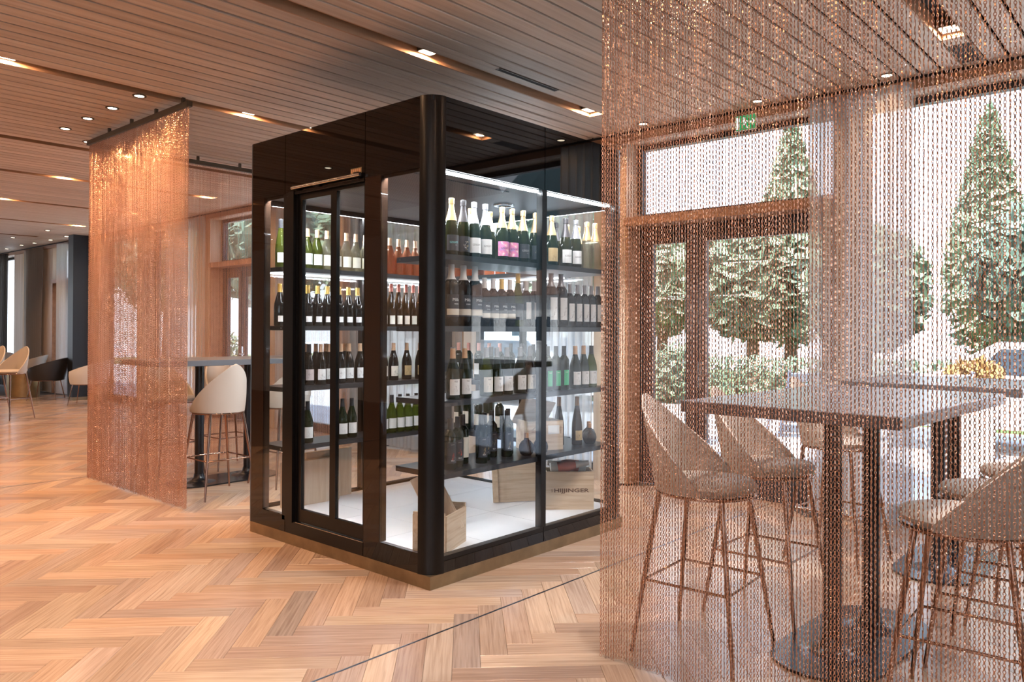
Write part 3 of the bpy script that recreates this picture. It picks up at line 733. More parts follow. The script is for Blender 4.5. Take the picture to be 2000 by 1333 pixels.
a = cb('led_strip', 'led', lambda m: m.box(X0 + 0.046, X0 + 0.056, Y0 + 0.15, Y1 - 0.15, 2.386, 2.392), 0, cp)  # left strip and its light are added, out of sight, to brighten the door side
light('led_light', 'AREA', (0.062, 0.97, 2.384), K_STRIP * 0.9, (0.94, 0.97, 1.0), a, 1.6, size_y=0.02, rz=PI / 2)
cb('added_valance', 'blackmetal', lambda m: m.box(X0 + 0.030, X0 + 0.042, Y0 + 0.11, Y1 - 0.06, 2.364, 2.396), 0, cp)  # cover added to hide the extra left strip
cb('added_led_channel', 'blackmetal', lambda m: (m.box(X0 + 0.11, X1 - 0.13, Y0 + 0.051, Y0 + 0.054, 2.354, 2.395), m.box(X0 + 0.10, X1 - 0.10, Y1 - 0.079, Y1 - 0.076, 2.354, 2.395), m.box(X0 + 0.10, X1 - 0.10, Y1 - 0.059, Y1 - 0.056, 2.354, 2.395),
                                           m.box(X1 - 0.079, X1 - 0.076, Y0 + 0.12, Y1 - 0.1, 2.354, 2.395), m.box(X1 - 0.059, X1 - 0.056, Y0 + 0.12, Y1 - 0.1, 2.354, 2.395)), 0, cp)  # dark sides added so the strips shine only downward
ZS = [1.895, 1.478, 1.045, 0.628]
for k, z in enumerate(ZS):
    s1 = cb('shelf', 'shelf', lambda m: m.box(3.105, 4.80, Y0 + 0.035, 3.70, z - 0.032, z))
    s2 = cb('shelf', 'shelf', lambda m: m.box(X0 + 0.075, 4.86, 4.83, Y1 - 0.055, z - 0.032, z))
    s3 = cb('shelf', 'shelf', lambda m: m.box(4.53, 4.86, 3.705, 4.825, z - 0.032, z))
    for s, (px, py) in ((s1, (3.101, 3.66)), (s1, (3.101, 3.32)), (s2, (3.044, 4.87))):
        cb('shelf_bolt', 'steel', lambda m: m.lathe([(0.001, 0), (0.006, 0.0), (0.006, 0.004), (0.001, 0.004)], 10, (px - 0.004, py, z - 0.016), Matrix.Rotation(PI / 2, 3, 'Y')), 40, s)
    if k == 0:
        cb('led_strip', 'led', lambda m: m.box(X0 + 0.1, 4.85, 5.06, 5.075, z - 0.041, z - 0.033), 0, s2)
        light('led_light', 'AREA', (0.96, 1.825, z - 0.045), K_STRIP * 0.4, (0.94, 0.97, 1.0), s2, 1.6, size_y=0.02)
        cb('led_strip', 'led', lambda m: m.box(4.78, 4.795, 3.72, 4.82, z - 0.041, z - 0.033), 0, s3)
        light('led_light', 'AREA', (1.815, 1.03, z - 0.045), K_STRIP * 0.3, (0.94, 0.97, 1.0), s3, 1.0, size_y=0.02, rz=PI / 2)
up = lambda px, py: cb('shelf_upright', 'blackmetal', lambda m: m.box(px - 0.012, px + 0.012, py - 0.012, py + 0.012, 0.15, 2.39))
up(4.52, 3.715); up(3.99, 5.15)

# ------------------------------------------------------------------ bottles
def prof(kind):
    if kind == 'champagne': return [(0.012, 0.012), (0.038, 0.0), (0.0425, 0.006), (0.0425, 0.150), (0.0395, 0.18), (0.031, 0.222), (0.0215, 0.256), (0.0160, 0.284), (0.0142, 0.31), (0.0138, 0.334), (0.006, 0.334)]
    if kind == 'bordeaux': return [(0.012, 0.012), (0.034, 0.0), (0.0375, 0.005), (0.0375, 0.195), (0.035, 0.210), (0.025, 0.224), (0.0165, 0.236), (0.0145, 0.25), (0.0145, 0.30), (0.005, 0.30)]
    if kind == 'burgundy': return [(0.012, 0.012), (0.038, 0.0), (0.0415, 0.005), (0.0415, 0.135), (0.040, 0.155), (0.033, 0.185), (0.024, 0.212), (0.0172, 0.238), (0.015, 0.26), (0.0148, 0.298), (0.005, 0.298)]
    if kind == 'flute': return [(0.012, 0.012), (0.035, 0.0), (0.038, 0.005), (0.038, 0.13), (0.0355, 0.165), (0.029, 0.205), (0.0215, 0.245), (0.016, 0.28), (0.0145, 0.30), (0.0145, 0.345), (0.005, 0.345)]
    if kind == 'magnum': return [(0.015, 0.015), (0.042, 0.0), (0.0465, 0.006), (0.0465, 0.235), (0.043, 0.256), (0.030, 0.276), (0.0205, 0.292), (0.0175, 0.31), (0.0175, 0.365), (0.006, 0.365)]
    if kind == 'flask': return [(0.01, 0.006), (0.030, 0.0), (0.042, 0.012), (0.050, 0.035), (0.051, 0.05), (0.046, 0.072), (0.034, 0.090), (0.020, 0.100), (0.0155, 0.108), (0.0145, 0.12), (0.0145, 0.145), (0.005, 0.145)]
CAPH = dict(champagne=0.124, bordeaux=0.062, burgundy=0.058, flute=0.062, magnum=0.088, flask=0.03)
def cap_profile(kind):
    p = prof(kind); top = p[-1][1]; z0 = top - CAPH[kind]; out = []
    def rad(z):
        for (r0, a), (r1, b) in zip(p, p[1:]):
            if b > a and a <= z <= b: return r0 + (r1 - r0) * (z - a) / (b - a)
        return p[-2][0]
    n = 6
    for i in range(n + 1):
        z = z0 + (top - z0) * i / n; out.append((rad(min(z, top - 1e-4)) + 0.0009, z))
    if kind == 'champagne':      # cork and wire cage swell under the foil
        out[-2] = (0.0150, z0 + (top - z0) * 0.78); out[-1] = (0.0182, z0 + (top - z0) * 0.80); out += [(0.0176, top - 0.010), (0.0190, top + 0.002), (0.0170, top + 0.010), (0.006, top + 0.013)]
    else: out += [(out[-1][0] - 0.001, top + 0.002), (0.004, top + 0.002)]
    return [(0.9 * out[0][0], z0 - 0.0004)] + out
_cache = {}
def cached(key, fn):
    if key not in _cache: _cache[key] = fn()
    return _cache[key]
LZ = dict(champagne=(0.035, 0.115), bordeaux=(0.045, 0.135), burgundy=(0.035, 0.115), flute=(0.035, 0.105), magnum=(0.05, 0.15), flask=(0.03, 0.06))
def label_mesh(kind, mat, wdeg, z0, z1, off=0.0007, dz=0.0):
    def f():
        r = max(q[0] for q in prof(kind)) + off; a = math.radians(wdeg / 2); m = MB()
        m.grid(lambda u, v: ((r) * math.sin(-a + 2 * a * u), -(r) * math.cos(-a + 2 * a * u), z0 + (z1 - z0) * v), 12, 1)
        return m.mesh('label', M[mat], 60)
    return cached(('l', kind, mat, wdeg, z0, z1, off), f)
def print_mesh(kind, items, mat):
    """items: (text, size, z, angle) bent onto the bottle"""
    def f():
        r = max(q[0] for q in prof(kind)) + 0.0013; m = MB()
        for txt, size, z, ang in items:
            V, F = text_data(txt, size, 0.0)
            m.add([(r * math.sin(x / r + ang), -r * math.cos(x / r + ang), z + y) for x, y, _ in V], F)
        return m.mesh('print', M[mat])
    return cached(('p', kind, tuple(items), mat), f)
def sketch_mesh(kind, seed, z0, z1, mat, w=0.5, n=5):
    """a little drawing of thin strokes on the label"""
    def f():
        r = max(q[0] for q in prof(kind)) + 0.0013; rnd = random.Random(seed); m = MB()
        for k in range(n):
            a = rnd.uniform(-w, w) * 0.6; z = rnd.uniform(z0, z1); pts = []
            for j in range(5):
                pts.append((r * math.sin(a), -r * math.cos(a), z)); a += rnd.uniform(-0.16, 0.16); z = min(z1, max(z0, z + rnd.uniform(-0.012, 0.012)))
            m.tube(pts, 0.0006, 3)
        return m.mesh('drawing', M[mat])
    return cached(('s', kind, seed, z0, z1, mat), f)
def bottle(kind, glassm, cap, x, y, z, label, group=None, lab=None, face=0.0, prints=(), collar=None, wd=None, lz=None):
    body = cached(('b', kind, glassm), lambda: MB().lathe(prof(kind), 20).mesh('wine_bottle', M[glassm], 50))
    o = link('wine_bottle', body, None, (x, y, z + 0.0005), face)
    tag(o, label, 'bottle', group)
    if cap:
        link('capsule', cached(('c', kind, cap), lambda: MB().lathe(cap_profile(kind), 16).mesh('capsule', M[cap], 50)), o)
    if collar:
        p = prof(kind); zt = p[-1][1] - CAPH[kind]
        def fc():
            rr = [(0.0345, zt - 0.014), (0.0316, zt - 0.002), (0.0285, zt + 0.010)] if kind == 'champagne' else [(0.018, zt - 0.01), (0.018, zt)]
            return MB().grid(lambda u, v: ((rr[int(round(v * (len(rr) - 1)))][0] + 0.0012) * math.cos(2 * PI * u), (rr[int(round(v * (len(rr) - 1)))][0] + 0.0012) * math.sin(2 * PI * u), rr[int(round(v * (len(rr) - 1)))][1] - 0.016 * max(0, math.cos(2 * PI * u + PI / 2)) ** 8 * (1 - v)), 24, len(rr) - 1, True).mesh('neck_collar', M[collar], 60)
        link('neck_collar', cached(('k', kind, collar), fc), o)
    if lab:
        z0, z1 = lz or LZ[kind]; w = wd or 110
        l = link('label', label_mesh(kind, lab, w, z0, z1), o)
        for pr in prints:
            if pr[0] == 'draw': link('drawing', sketch_mesh(kind, pr[1], z0 + 0.012, z1 - 0.03 if len(pr) < 4 else pr[3], pr[2]), l)
            else: link('print', print_mesh(kind, pr[0], pr[1]), l)
    return o
def nth(i, what): return '%s %s' % (ORD[i], what)
Z1, Z2, Z3, Z4 = ZS
def szi(ink, ink2='i_grey', z=0.078): return [((('SZIGETI', 0.0165, z, 0.0),), ink), ((('BRUT', 0.0055, z - 0.016, 0.30),), ink2)]
# right-hand shelves, top: sparkling wine
g = 'sparkling wine on the top right shelf'
R1 = [(3.242, 'gold', 'l_dark', szi('i_teal', 'i_white'), 'silver', 'gold foil and dark label lettered in teal'), (3.340, 'darkfoil', 'l_dark', [('draw', 3, 'i_gold'), ('draw', 5, 'i_white')], 'l_white', 'dark foil, white collar and dark picture label'),
      (3.433, 'silver', 'l_white', szi('i_black'), 'l_white', 'grey foil, white collar and white label'), (3.533, 'silver', 'l_white', szi('i_black'), 'l_white', 'grey foil, white collar and white label'),
      (3.689, 'gold', 'l_pink', szi('i_black'), None, 'gold foil and pink splashed label'), (3.785, 'gold', 'l_pink', szi('i_black'), None, 'gold foil and pink splashed label'),
      (3.893, 'gold', 'l_dark', szi('i_grey'), 'silver', 'gold foil and dark label lettered in grey'), (4.020, 'gold', 'l_dark', [('draw', 8, 'i_gold')], None, 'gold foil and black label'),
      (4.194, 'gold', 'l_gold', [('draw', 9, 'i_black')], None, 'gold foil and ochre label'), (4.350, 'darkfoil', 'l_white', szi('i_black'), 'l_white', 'dark foil, white collar and white label'),
      (4.467, 'silver', 'l_white', szi('i_black'), 'l_white', 'grey foil, white collar and white label'), (4.602, 'gold', None, [], None, 'gold foil and clear glass'), (4.703, 'gold', None, [], None, 'gold foil and clear glass')]
for i, (x, cap, lab, pr, col, desc) in enumerate(R1):
    bottle('champagne', 'g_dark' if lab else 'g_clear', cap, x, 3.365, Z1, 'sparkling bottle, %s, %s along the top right shelf' % (desc, ORD[i]), g, lab, -0.32, pr, col, 125, (0.030, 0.122))
for i, x in enumerate([3.600, 3.785, 4.307, 4.489, 4.620, 4.757]):
    c = ['gold', 'gold', 'gold', 'darkfoil', 'gold', 'gold'][i]
    bottle('champagne', 'g_dark', c, x, 3.56, Z1, '%s foil sparkling bottle, %s in the rear row of the top right shelf' % ('dark' if c == 'darkfoil' else 'gold', ORD[i]), g)
# second shelf
g = 'red wine on the second right shelf'
R2 = [(3.244, 'magnum', 'g_black', 'whitecap'), (3.345, 'magnum', 'g_black', 'whitecap'), (3.445, 'magnum', 'g_black', 'whitecap'), (3.530, 'bordeaux', 'g_black', 'whitecap'), (3.609, 'bordeaux', 'g_black', 'whitecap'), (3.688, 'bordeaux', 'g_black', 'yellow'), (3.767, 'bordeaux', 'g_black', 'whitecap'), (3.846, 'flute', 'g_green', 'yellow'),
      (3.93, 'bordeaux', 'g_black', 'whitecap'), (4.01, 'bordeaux', 'g_black', 'whitecap'), (4.09, 'bordeaux', 'g_black', 'whitecap'), (4.19, 'magnum', 'g_black', 'silver'), (4.30, 'magnum', 'g_black', 'silver'), (4.40, 'bordeaux', 'g_black', 'silver'), (4.488, 'bordeaux', 'g_black', 'silver'), (4.574, 'bordeaux', 'g_black', 'silver'), (4.656, 'bordeaux', 'g_black', 'silver'), (4.739, 'bordeaux', 'g_black', 'silver')]
for i, (x, k, gl, cap) in enumerate(R2):
    nm = dict(magnum='tall dark magnum', bordeaux='dark wine bottle', flute='slender green bottle')[k] 
    cn = dict(whitecap='white', yellow='yellow', silver='grey')[cap]
    if i < 8:
        s = 1.25 if k == 'magnum' else 1.0
        pr = [((('Milla', 0.020 * s, 0.125 * s, 0.2), ('nova', 0.014 * s, 0.106 * s, 0.3)), 'i_white')] if k != 'flute' else []
        o = bottle(k, gl, cap, x, 3.365, Z2, '%s, %s cap and dark script label, %s along the second right shelf' % (nm, cn, ORD[i]), g, 'l_dark', -0.32, pr, None, 115, (0.045 * s, 0.15 * s))
        if k != 'flute':
            link('lower_label', label_mesh(k, 'l_cream', 115, 0.052 * s, 0.082 * s, 0.0012), o)
    elif 7 < i < 11:
        bottle(k, gl, cap, x, 3.365, Z2, '%s with %s cap and pale label, %s along the second right shelf' % (nm, cn, ORD[i]), g, 'l_white', -0.3, [], None, 60, (0.05, 0.16))
    else:
        s = 1.22 if k == 'magnum' else 1.0
        bottle(k, gl, cap, x, 3.365, Z2, '%s, %s cap and tall white label, %s along the second right shelf' % (nm, cn, ORD[i]), g, 'l_white', -0.3, [('draw', 31, 'i_black', 0.11 * s), ((('1917', 0.007, 0.15 * s, 0.0),), 'i_grey')], None, 75, (0.04 * s, 0.165 * s))
# third shelf
g = 'white wine on the third right shelf'
KEE = [((('KEEE', 0.0115, 0.104, 0.05),), 'i_black'), ('draw', 41, 'i_grey', 0.088), ((('~~~~~', 0.007, 0.044, 0.0),), 'i_grey')]
KEE = [((('KEE', 0.0125, 0.104, 0.05),), 'i_black'), ('draw', 41, 'i_grey', 0.088)]
R3 = [(3.255, 'burgundy', 'g_dark', 'cork', 'l_white'), (3.355, 'burgundy', 'g_dark', 'cork', 'l_white'), (3.545, 'burgundy', 'g_green', 'silver', 'l_cream'), (3.640, 'burgundy', 'g_dark', 'silver', 'l_white'), (3.735, 'burgundy', 'g_dark', 'silver', 'l_white'), (3.865, 'burgundy', 'g_dark', 'silver', 'l_white'), (3.962, 'burgundy', 'g_brown', 'silver', 'l_cream'),
      (4.058, 'bordeaux', 'g_dark', 'blackcap', 'l_green'), (4.150, 'bordeaux', 'g_dark', 'blackcap', 'l_green'), (4.240, 'bordeaux', 'g_dark', 'blackcap', 'l_green'), (4.330, 'bordeaux', 'g_dark', 'blackcap', 'l_green'), (4.461, 'burgundy', 'g_dark', 'cork', 'l_white'), (4.560, 'burgundy', 'g_dark', 'cork', 'l_white'), (4.655, 'burgundy', 'g_green', 'blackcap', 'l_white')]
for i, (x, k, gl, cap, lab) in enumerate(R3):
    cn = dict(cork='cork', silver='grey', blackcap='black')[cap]
    bottle(k, gl, cap, x, 3.36, Z3, 'wine bottle, %s cap and %s label, %s along the third right shelf' % (cn, 'green' if lab == 'l_green' else 'white', ORD[i]), g, lab, -0.3, KEE if k == 'burgundy' else [((('RIED', 0.010, 0.12, 0.0),), 'i_white')], None, 100 if k == 'burgundy' else 60, (0.025, 0.118) if k == 'burgundy' else (0.03, 0.135))
for i, x in enumerate([3.45, 3.80, 4.20]):
    bottle('burgundy', 'g_green', 'silver', x, 3.56, Z3, 'green glass bottle, grey cap, %s in the rear row of the third right shelf' % ORD[i], g, 'l_white', 0, [], None, 80)
# fourth shelf
g = 'red wine on the lowest right shelf'
R4 = [(3.235, 'i_red', 3.36), (3.335, 'i_red', 3.40), (3.440, None, 3.46), (3.525, 'i_gold', 3.38), (3.615, 'i_gold', 3.44), (3.745, 'i_gold', 3.50), (3.825, 'i_gold', 3.44), (3.905, 'i_gold', 3.50)]
for i, (x, ink, yy) in enumerate(R4):
    pr = [('draw', 50 + i % 3, ink, 0.11), ((('BELA', 0.010, 0.056, 0.0),), 'i_white'), ((('JOSKA', 0.0085, 0.150, 0.0),), 'i_grey')] if ink else []
    bottle('bordeaux', 'g_dark', 'blackcap', x, yy, Z4, 'dark bottle, black cap and %s, %s along the lowest right shelf' % ('black label with %s drawing' % ('red' if ink == 'i_red' else 'gold') if ink else 'plain pale label', ORD[i]), g, 'l_dark' if ink else 'l_cream', -0.3, pr, None, 115, (0.04, 0.165))
for i, (x, yy) in enumerate([(3.95, 3.375), (4.06, 3.345), (4.672, 3.385), (4.765, 3.46)]):
    bottle('flask', 'g_brown', 'coppercap', x, yy, Z4, 'small round-bellied dark flask, %s from the left on the lowest right shelf' % ORD[i], 'round flasks on the lowest right shelf')
for i, (x, yy) in enumerate([(4.455, 3.50), (4.565, 3.42)]):
    bottle('flute', 'g_brown', 'cork', x, yy, Z4, 'tall slender brown bottle, tan cap, %s beside the white wooden carton' % ['left', 'right'][i], g, 'l_gold' if i else None, -0.3, [('draw', 60, 'i_black')] if i else [], None, 100)
# shelves across the back
g = 'wine on the top back shelf'
for i, x in enumerate([3.09, 3.225, 3.311, 3.397, 3.483, 3.569, 3.66, 3.75, 3.84, 4.00, 4.09, 4.18, 4.27, 4.36, 4.46]):
    k, gl, cap, lab = ('flute', 'g_green', 'blackcap', 'l_white') if i == 0 else ('burgundy', 'g_dark', 'blackcap', 'l_white') if i == 1 else ('burgundy', 'g_green', 'cork', 'l_white') if i < 4 else ('burgundy', 'g_clear', 'cork', 'l_cream') if i < 9 else ('burgundy', 'g_rose', 'cork', None)
    bottle(k, gl, cap, x, 4.96, Z1, '%s, %s from the left on the top back shelf' % ({'g_green': 'green bottle with pale label', 'g_dark': 'dark bottle with pale label', 'g_clear': 'clear white wine bottle, tan cap', 'g_rose': 'pink rose wine bottle'}[gl], ORD[i]), g, lab, -0.3, [], None, 100)
g = 'wine on the second back shelf'
for i, x in enumerate([3.08, 3.225, 3.311, 3.397, 3.483, 3.590, 3.676, 3.762, 3.848, 4.018, 4.097, 4.175, 4.253, 4.331, 4.41]):
    if i < 9: bottle('burgundy', 'g_black', 'yellow', x, 4.95, Z2, 'dark bottle, yellow cap and small white label, %s on the second back shelf' % ORD[i], g, 'l_white', -0.3, [], None, 62, (0.03, 0.072))
    else: bottle('flute', 'g_brown', 'redcap', x, 4.95, Z2, 'slender brown bottle, red cap and cream label, %s on the second back shelf' % ORD[i], g, 'l_cream', -0.3, [], None, 70, (0.02, 0.09))
g = 'wine on the third back shelf'
for i, x in enumerate([3.235, 3.330, 3.420, 3.510, 3.600, 3.690, 3.780, 4.025, 4.117, 4.275, 4.40]):
    cap = 'blackcap' if i < 2 else 'cork'; lab = 'l_mauve' if i < 2 else 'l_white' if i < 7 else 'l_cream' if i < 9 else 'l_gold'
    bottle('burgundy', 'g_black', cap, x, 4.94 + 0.02 * (i % 2), Z3, 'dark bottle, %s cap and %s label, %s on the third back shelf' % ('black' if i < 2 else 'tan', {'l_mauve': 'mauve', 'l_white': 'white', 'l_cream': 'cream', 'l_gold': 'ochre'}[lab], ORD[i]), g, lab, -0.3, [('draw', 70 + i % 3, 'i_black', 0.09)], None, 90)
    if 0 < i < 8: bottle('burgundy', 'g_black', 'cork', x - 0.045, 5.07, Z3, 'dark bottle, tan cap, %s in the rear row of the third back shelf' % ORD[i - 1], g)
g = 'wine on the lowest back shelf'
for i, x in enumerate([3.295, 3.603, 3.690, 4.000, 4.085, 4.170, 4.255, 4.345]):
    gl = 'g_dark' if i < 3 else 'g_green'
    bottle('burgundy', gl, 'blackcap', x, 4.92, Z4, '%s bottle, black cap and white label, %s on the lowest back shelf' % ('dark' if i < 3 else 'bright green', ORD[i]), g, 'l_white', -0.3, [('draw', 80 + i % 2, 'i_grey', 0.09)] if i < 3 else [], None, 100)
# shelves at the far end, facing the door
for lv, (z, nm) in enumerate(((Z1, 'top'), (Z2, 'second'), (Z3, 'third'), (Z4, 'lowest'))):
    g = 'wine on the %s end shelf' % nm
    for i in range(9 if lv < 3 else 5):
        y = 4.74 - 0.118 * i
        k, gl, cap, lab = [('burgundy', 'g_rose', 'cork', None), ('bordeaux', 'g_dark', 'silver', 'l_white'), ('bordeaux', 'g_dark', 'pinkcap' if i < 5 else 'blackcap', 'l_white'), ('magnum' if i % 2 else 'bordeaux', 'g_dark', 'whitecap', 'l_cream')][lv]
        bottle(k, gl, cap, 4.66, y, z, '%s, %s from the far corner on the %s end shelf' % ({'g_rose': 'pink rose wine bottle, tan cap', 'g_dark': 'dark bottle, %s cap' % {'silver': 'grey', 'pinkcap': 'pink', 'blackcap': 'black', 'whitecap': 'white'}.get(cap, 'tan')}[gl], ORD[i], nm), g, lab, -PI / 2, [], None, 90)

# ------------------------------------------------------------------ wooden cases in the cabinet
def case(label, loc, rz, w, d, h, name='wine_case'):
    """closed flat case: six boards with joints"""
    t = thing(name, label, 'box', loc, rz)
    MB().box(-w / 2 + 0.001, w / 2 - 0.001, -d / 2, -d / 2 + 0.008, 0.001, h - 0.001).build('front_board', M['pine2'], t)
    MB().box(-w / 2 + 0.001, w / 2 - 0.001, d / 2 - 0.008, d / 2, 0.001, h - 0.001).build('back_board', M['pine2'], t)
    for s in (-1, 1): MB().box(min(s * w / 2, s * (w / 2 - 0.012)), max(s * w / 2, s * (w / 2 - 0.012)), -d / 2 + 0.0085, d / 2 - 0.0085, 0, h).build('side_board', M['pine2'], t)
    MB().box(-w / 2 + 0.0125, w / 2 - 0.0125, -d / 2 + 0.0085, d / 2 - 0.0085, h - 0.01, h).build('top_board', M['pine2'], t)
    return t
case('pale flat wooden wine case standing on edge, left of the two inside the sliding door', (3.40, 5.03, 0.15), 0.0, 0.47, 0.075, 0.33)
case('pale flat wooden wine case standing on edge, right and behind the other case', (3.60, 5.105, 0.15), 0.0, 0.42, 0.055, 0.37)
def crate(label, loc, rz, w, d, h, rails=False):
    t = thing('wooden_crate', label, 'crate', loc, rz); k = 0.012
    for (nm, b) in (('front_board', (-w / 2, w / 2, -d / 2, -d / 2 + k)), ('back_board', (-w / 2, w / 2, d / 2 - k, d / 2)), ('side_board', (-w / 2, -w / 2 + k, -d / 2 + k + 0.0005, d / 2 - k - 0.0005)), ('side_board', (w / 2 - k, w / 2, -d / 2 + k + 0.0005, d / 2 - k - 0.0005))):
        MB().box(*b, 0, h).build(nm, M['pine'], t)
    MB().box(-w / 2 + k + 0.001, w / 2 - k - 0.001, -d / 2 + k + 0.001, d / 2 - k - 0.001, 0.002, 0.012).build('base_board', M['pine'], t)
    return t
# open crate near the corner post, with a lid leaning in it
ct = crate('open pine crate on the tiled cabinet floor, beside the black corner post', (3.265, 3.475, 0.15), 0.40, 0.30, 0.22, 0.215)
for s in (-1, 1):
    MB().box(min(s * 0.15, s * 0.165), max(s * 0.15, s * 0.165), -0.10, 0.10, 0.02, 0.235).build('end_batten', M['pine'], ct)
t = thing('crate_lid', 'loose pine lid leaning inside the open crate by the corner post', 'lid', (3.235, 3.50, 0.165), 0.40)
LR = Matrix.Rotation(-1.18, 3, 'Z') @ Matrix.Rotation(-0.46, 3, 'Y')
MB().obox((0.03, -0.01, 0.235), 0.17, 0.014, 0.40, LR).build('lid_board', M['pine2'], t)
MB().obox(Vector((0.03, -0.01, 0.235)) + LR @ Vector((0.06, -0.013, 0.0)), 0.03, 0.012, 0.36, LR).build('lid_batten', M['pine2'], t)
# lettered crate
hc = crate('pine crate with dark printed lettering, filled with wrapped bottles, on the cabinet floor', (4.625, 3.545, 0.15), -0.80, 0.355, 0.20, 0.275)
V, F = text_data('HIJJINGER', 0.047, 0.0009)
mn = min(p[0] for p in V); mxx = max(p[0] for p in V); sc = 0.255 / (mxx - mn)
MB().add([((x - (mn + mxx) / 2) * sc + 0.015, -0.1012, 0.138 + y * 0.82) for x, y, _ in V], F).build('lettering', M['ink'], hc)
V, F = text_data('LEO', 0.016, 0.0003)
MB().add([(-0.128 - y * 1.0, -0.1012, 0.139 + x * 0.8) for x, y, _ in V], F).build('lettering', M['ink'], hc)
for i in range(4):
    t = thing('wrapped_bottle', 'tissue wrapped red bottle lying in the lettered crate, %s of four' % ORD[i], 'bottle', (4.625, 3.545, 0.15), -0.80, 'wrapped bottles in the crate')
    Rx = Matrix.Rotation(PI / 2 - (0.0, 0.0, 0.16, 0.10)[i], 3, 'Y')
    c = Vector((-0.135 if i % 2 == 0 else 0.135, (-0.043, 0.044, -0.036, 0.046)[i], (0.19, 0.19, 0.285, 0.288)[i]))
    if i % 2: Rx = Matrix.Rotation(PI, 3, 'Z') @ Rx
    MB().lathe([(r, z * 0.92) for r, z in prof('burgundy')[:-3]], 14, c, Rx).build('body', M['redcap'], t, 50)
    MB().lathe([(0.02, 0.17), (0.027, 0.19), (0.021, 0.23), (0.019, 0.285), (0.006, 0.29)], 12, c, Rx).build('wrapped_neck', M['white'], t, 50)
    MB().lathe([(0.039, 0.0), (0.0425, 0.004), (0.0425, 0.05), (0.04, 0.06)], 14, c, Rx).build('paper_wrap', M['white'], t, 50)
t = thing('crate_lid', 'pine board leaning behind the lettered crate on the cabinet floor', 'lid', (4.50, 3.90, 0.15), -0.6)
MB().obox((0, 0.05, 0.165), 0.42, 0.014, 0.335, Matrix.Rotation(-0.25, 3, 'X')).build('lid_board', M['pine'], t)
MB().obox((-0.19, 0.035, 0.165), 0.035, 0.012, 0.325, Matrix.Rotation(-0.25, 3, 'X')).build('lid_batten', M['pine'], t)
MB().obox((0.19, 0.035, 0.165), 0.035, 0.012, 0.325, Matrix.Rotation(-0.25, 3, 'X')).build('lid_batten', M['pine'], t)
# carton on the lowest shelf with its lid up
bx = crate('pale wooden carton with raised lid on the lowest right shelf, among the bottles', (4.235, 3.50, Z4 + 0.0005), -0.45, 0.27, 0.20, 0.20)
MB().obox((-0.02, 0.06, 0.245), 0.27, 0.008, 0.22, Matrix.Rotation(0.5, 3, 'X') @ Matrix.Rotation(0.22, 3, 'Y')).build('raised_lid', M['pine'], bx)
MB().box(0.02, 0.105, -0.1012, -0.1004, 0.11, 0.17).build('paper_sticker', M['white'], bx)
st = MB()
for k in range(9): st.box(0.113, 0.121, -0.1012, -0.1004, 0.112 + 0.006 * k, 0.115 + 0.006 * k)
st.build('bar_marks', M['ink'], bx)
m = MB()
for k in range(9):
    q = PI * k / 8; m.tube([(-0.075 + 0.03 * math.cos(q), -0.1008, 0.14 + 0.012 * math.sin(q)), (-0.075 + 0.012 * math.cos(q), -0.1008, 0.135 + 0.03 * math.sin(q))], 0.0011, 4)
m.tube([(-0.105, -0.1008, 0.128), (-0.045, -0.1008, 0.128)], 0.0012, 4)
m.build('crest_stamp', M['ink'], bx)

# ------------------------------------------------------------------ chain curtains
def chain_mesh(seed, length):
    P = 0.0205; L = int(length / P); m = MB(); rnd = random.Random(seed)
    half = [(0.0, -0.0048), (0.0034, -0.0034), (0.0044, 0.0), (0.0035, 0.0036), (0.0018, 0.0062), (0.0014, 0.01025), (0.0018, 0.0143), (0.0035, 0.0169), (0.0044, 0.0205), (0.0034, 0.0239), (0.0, 0.0253)]
    loop = half + [(-x, z) for x, z in reversed(half[1:-1])]
    nl = len(loop)
    for i in range(L):
        tw = rnd.uniform(-0.22, 0.22); y0 = 0.0007 if i % 2 else -0.0007; z0 = -P * i - 0.03
        c, s = math.cos(tw), math.sin(tw)
        V = []; F = []; w = 0.00112
        for k, (x, z) in enumerate(loop):
            (xa, za), (xb, zb) = loop[k - 1], loop[(k + 1) % nl]
            tx, tz = xb - xa, zb - za; l = math.hypot(tx, tz); nx, nz = tz / l, -tx / l
            for (a, b) in ((1, 0), (0, 1), (-1, 0), (0, -1)):
                px, py, pz = x + nx * w * a, y0 + w * b, z + nz * w * a
                V.append((px * c - py * s, px * s + py * c, z0 - pz))
        for k in range(nl):
            l = (k + 1) % nl
            for q in range(4):
                r = (q + 1) % 4; F.append((k * 4 + q, k * 4 + r, l * 4 + r, l * 4 + q))
        m.add(V, F)
        m.obox((-y0 * s, y0 * c, z0 - 0.01025), 0.0052, 0.0022, 0.0082, Matrix.Rotation(tw, 3, 'Z'))
    return m.mesh('chain', M['chain'], 60)
CH = [chain_mesh(s, 3.225) for s in (1, 2, 3)]
ZR = 3.262
def chain_curtain(x, y, dx, dy, length, label, pitch):
    ang = math.atan2(dy, dx)
    t = thing('chain_curtain', label, 'curtain', (x, y, 0), ang, 'copper chain curtains')
    r = MB(); r.box(-0.01, length + 0.01, -0.022, 0.022, ZR - 0.03, ZR + 0.012); r.build('curtain_rail', M['rail'], t)
    k = 0.1
    while k < length:
        b = MB(); b.box(k - 0.012, k + 0.012, -0.012, 0.012, ZR + 0.012, H); b.build('rail_bracket', M['rail'], t); k += 0.49
    rnd = random.Random(int(100 * abs(x) + 10 * abs(y)))
    n = min(299, int(length / pitch)); wave = rnd.uniform(0, 6)
    for i in range(n):
        o = link('chain', CH[rnd.randrange(3)], t, ((i + 0.5) * length / n, 0, ZR + rnd.uniform(-0.009, 0.009)), rnd.gauss(0.3 * math.sin(i * 0.37 + wave), 0.6))
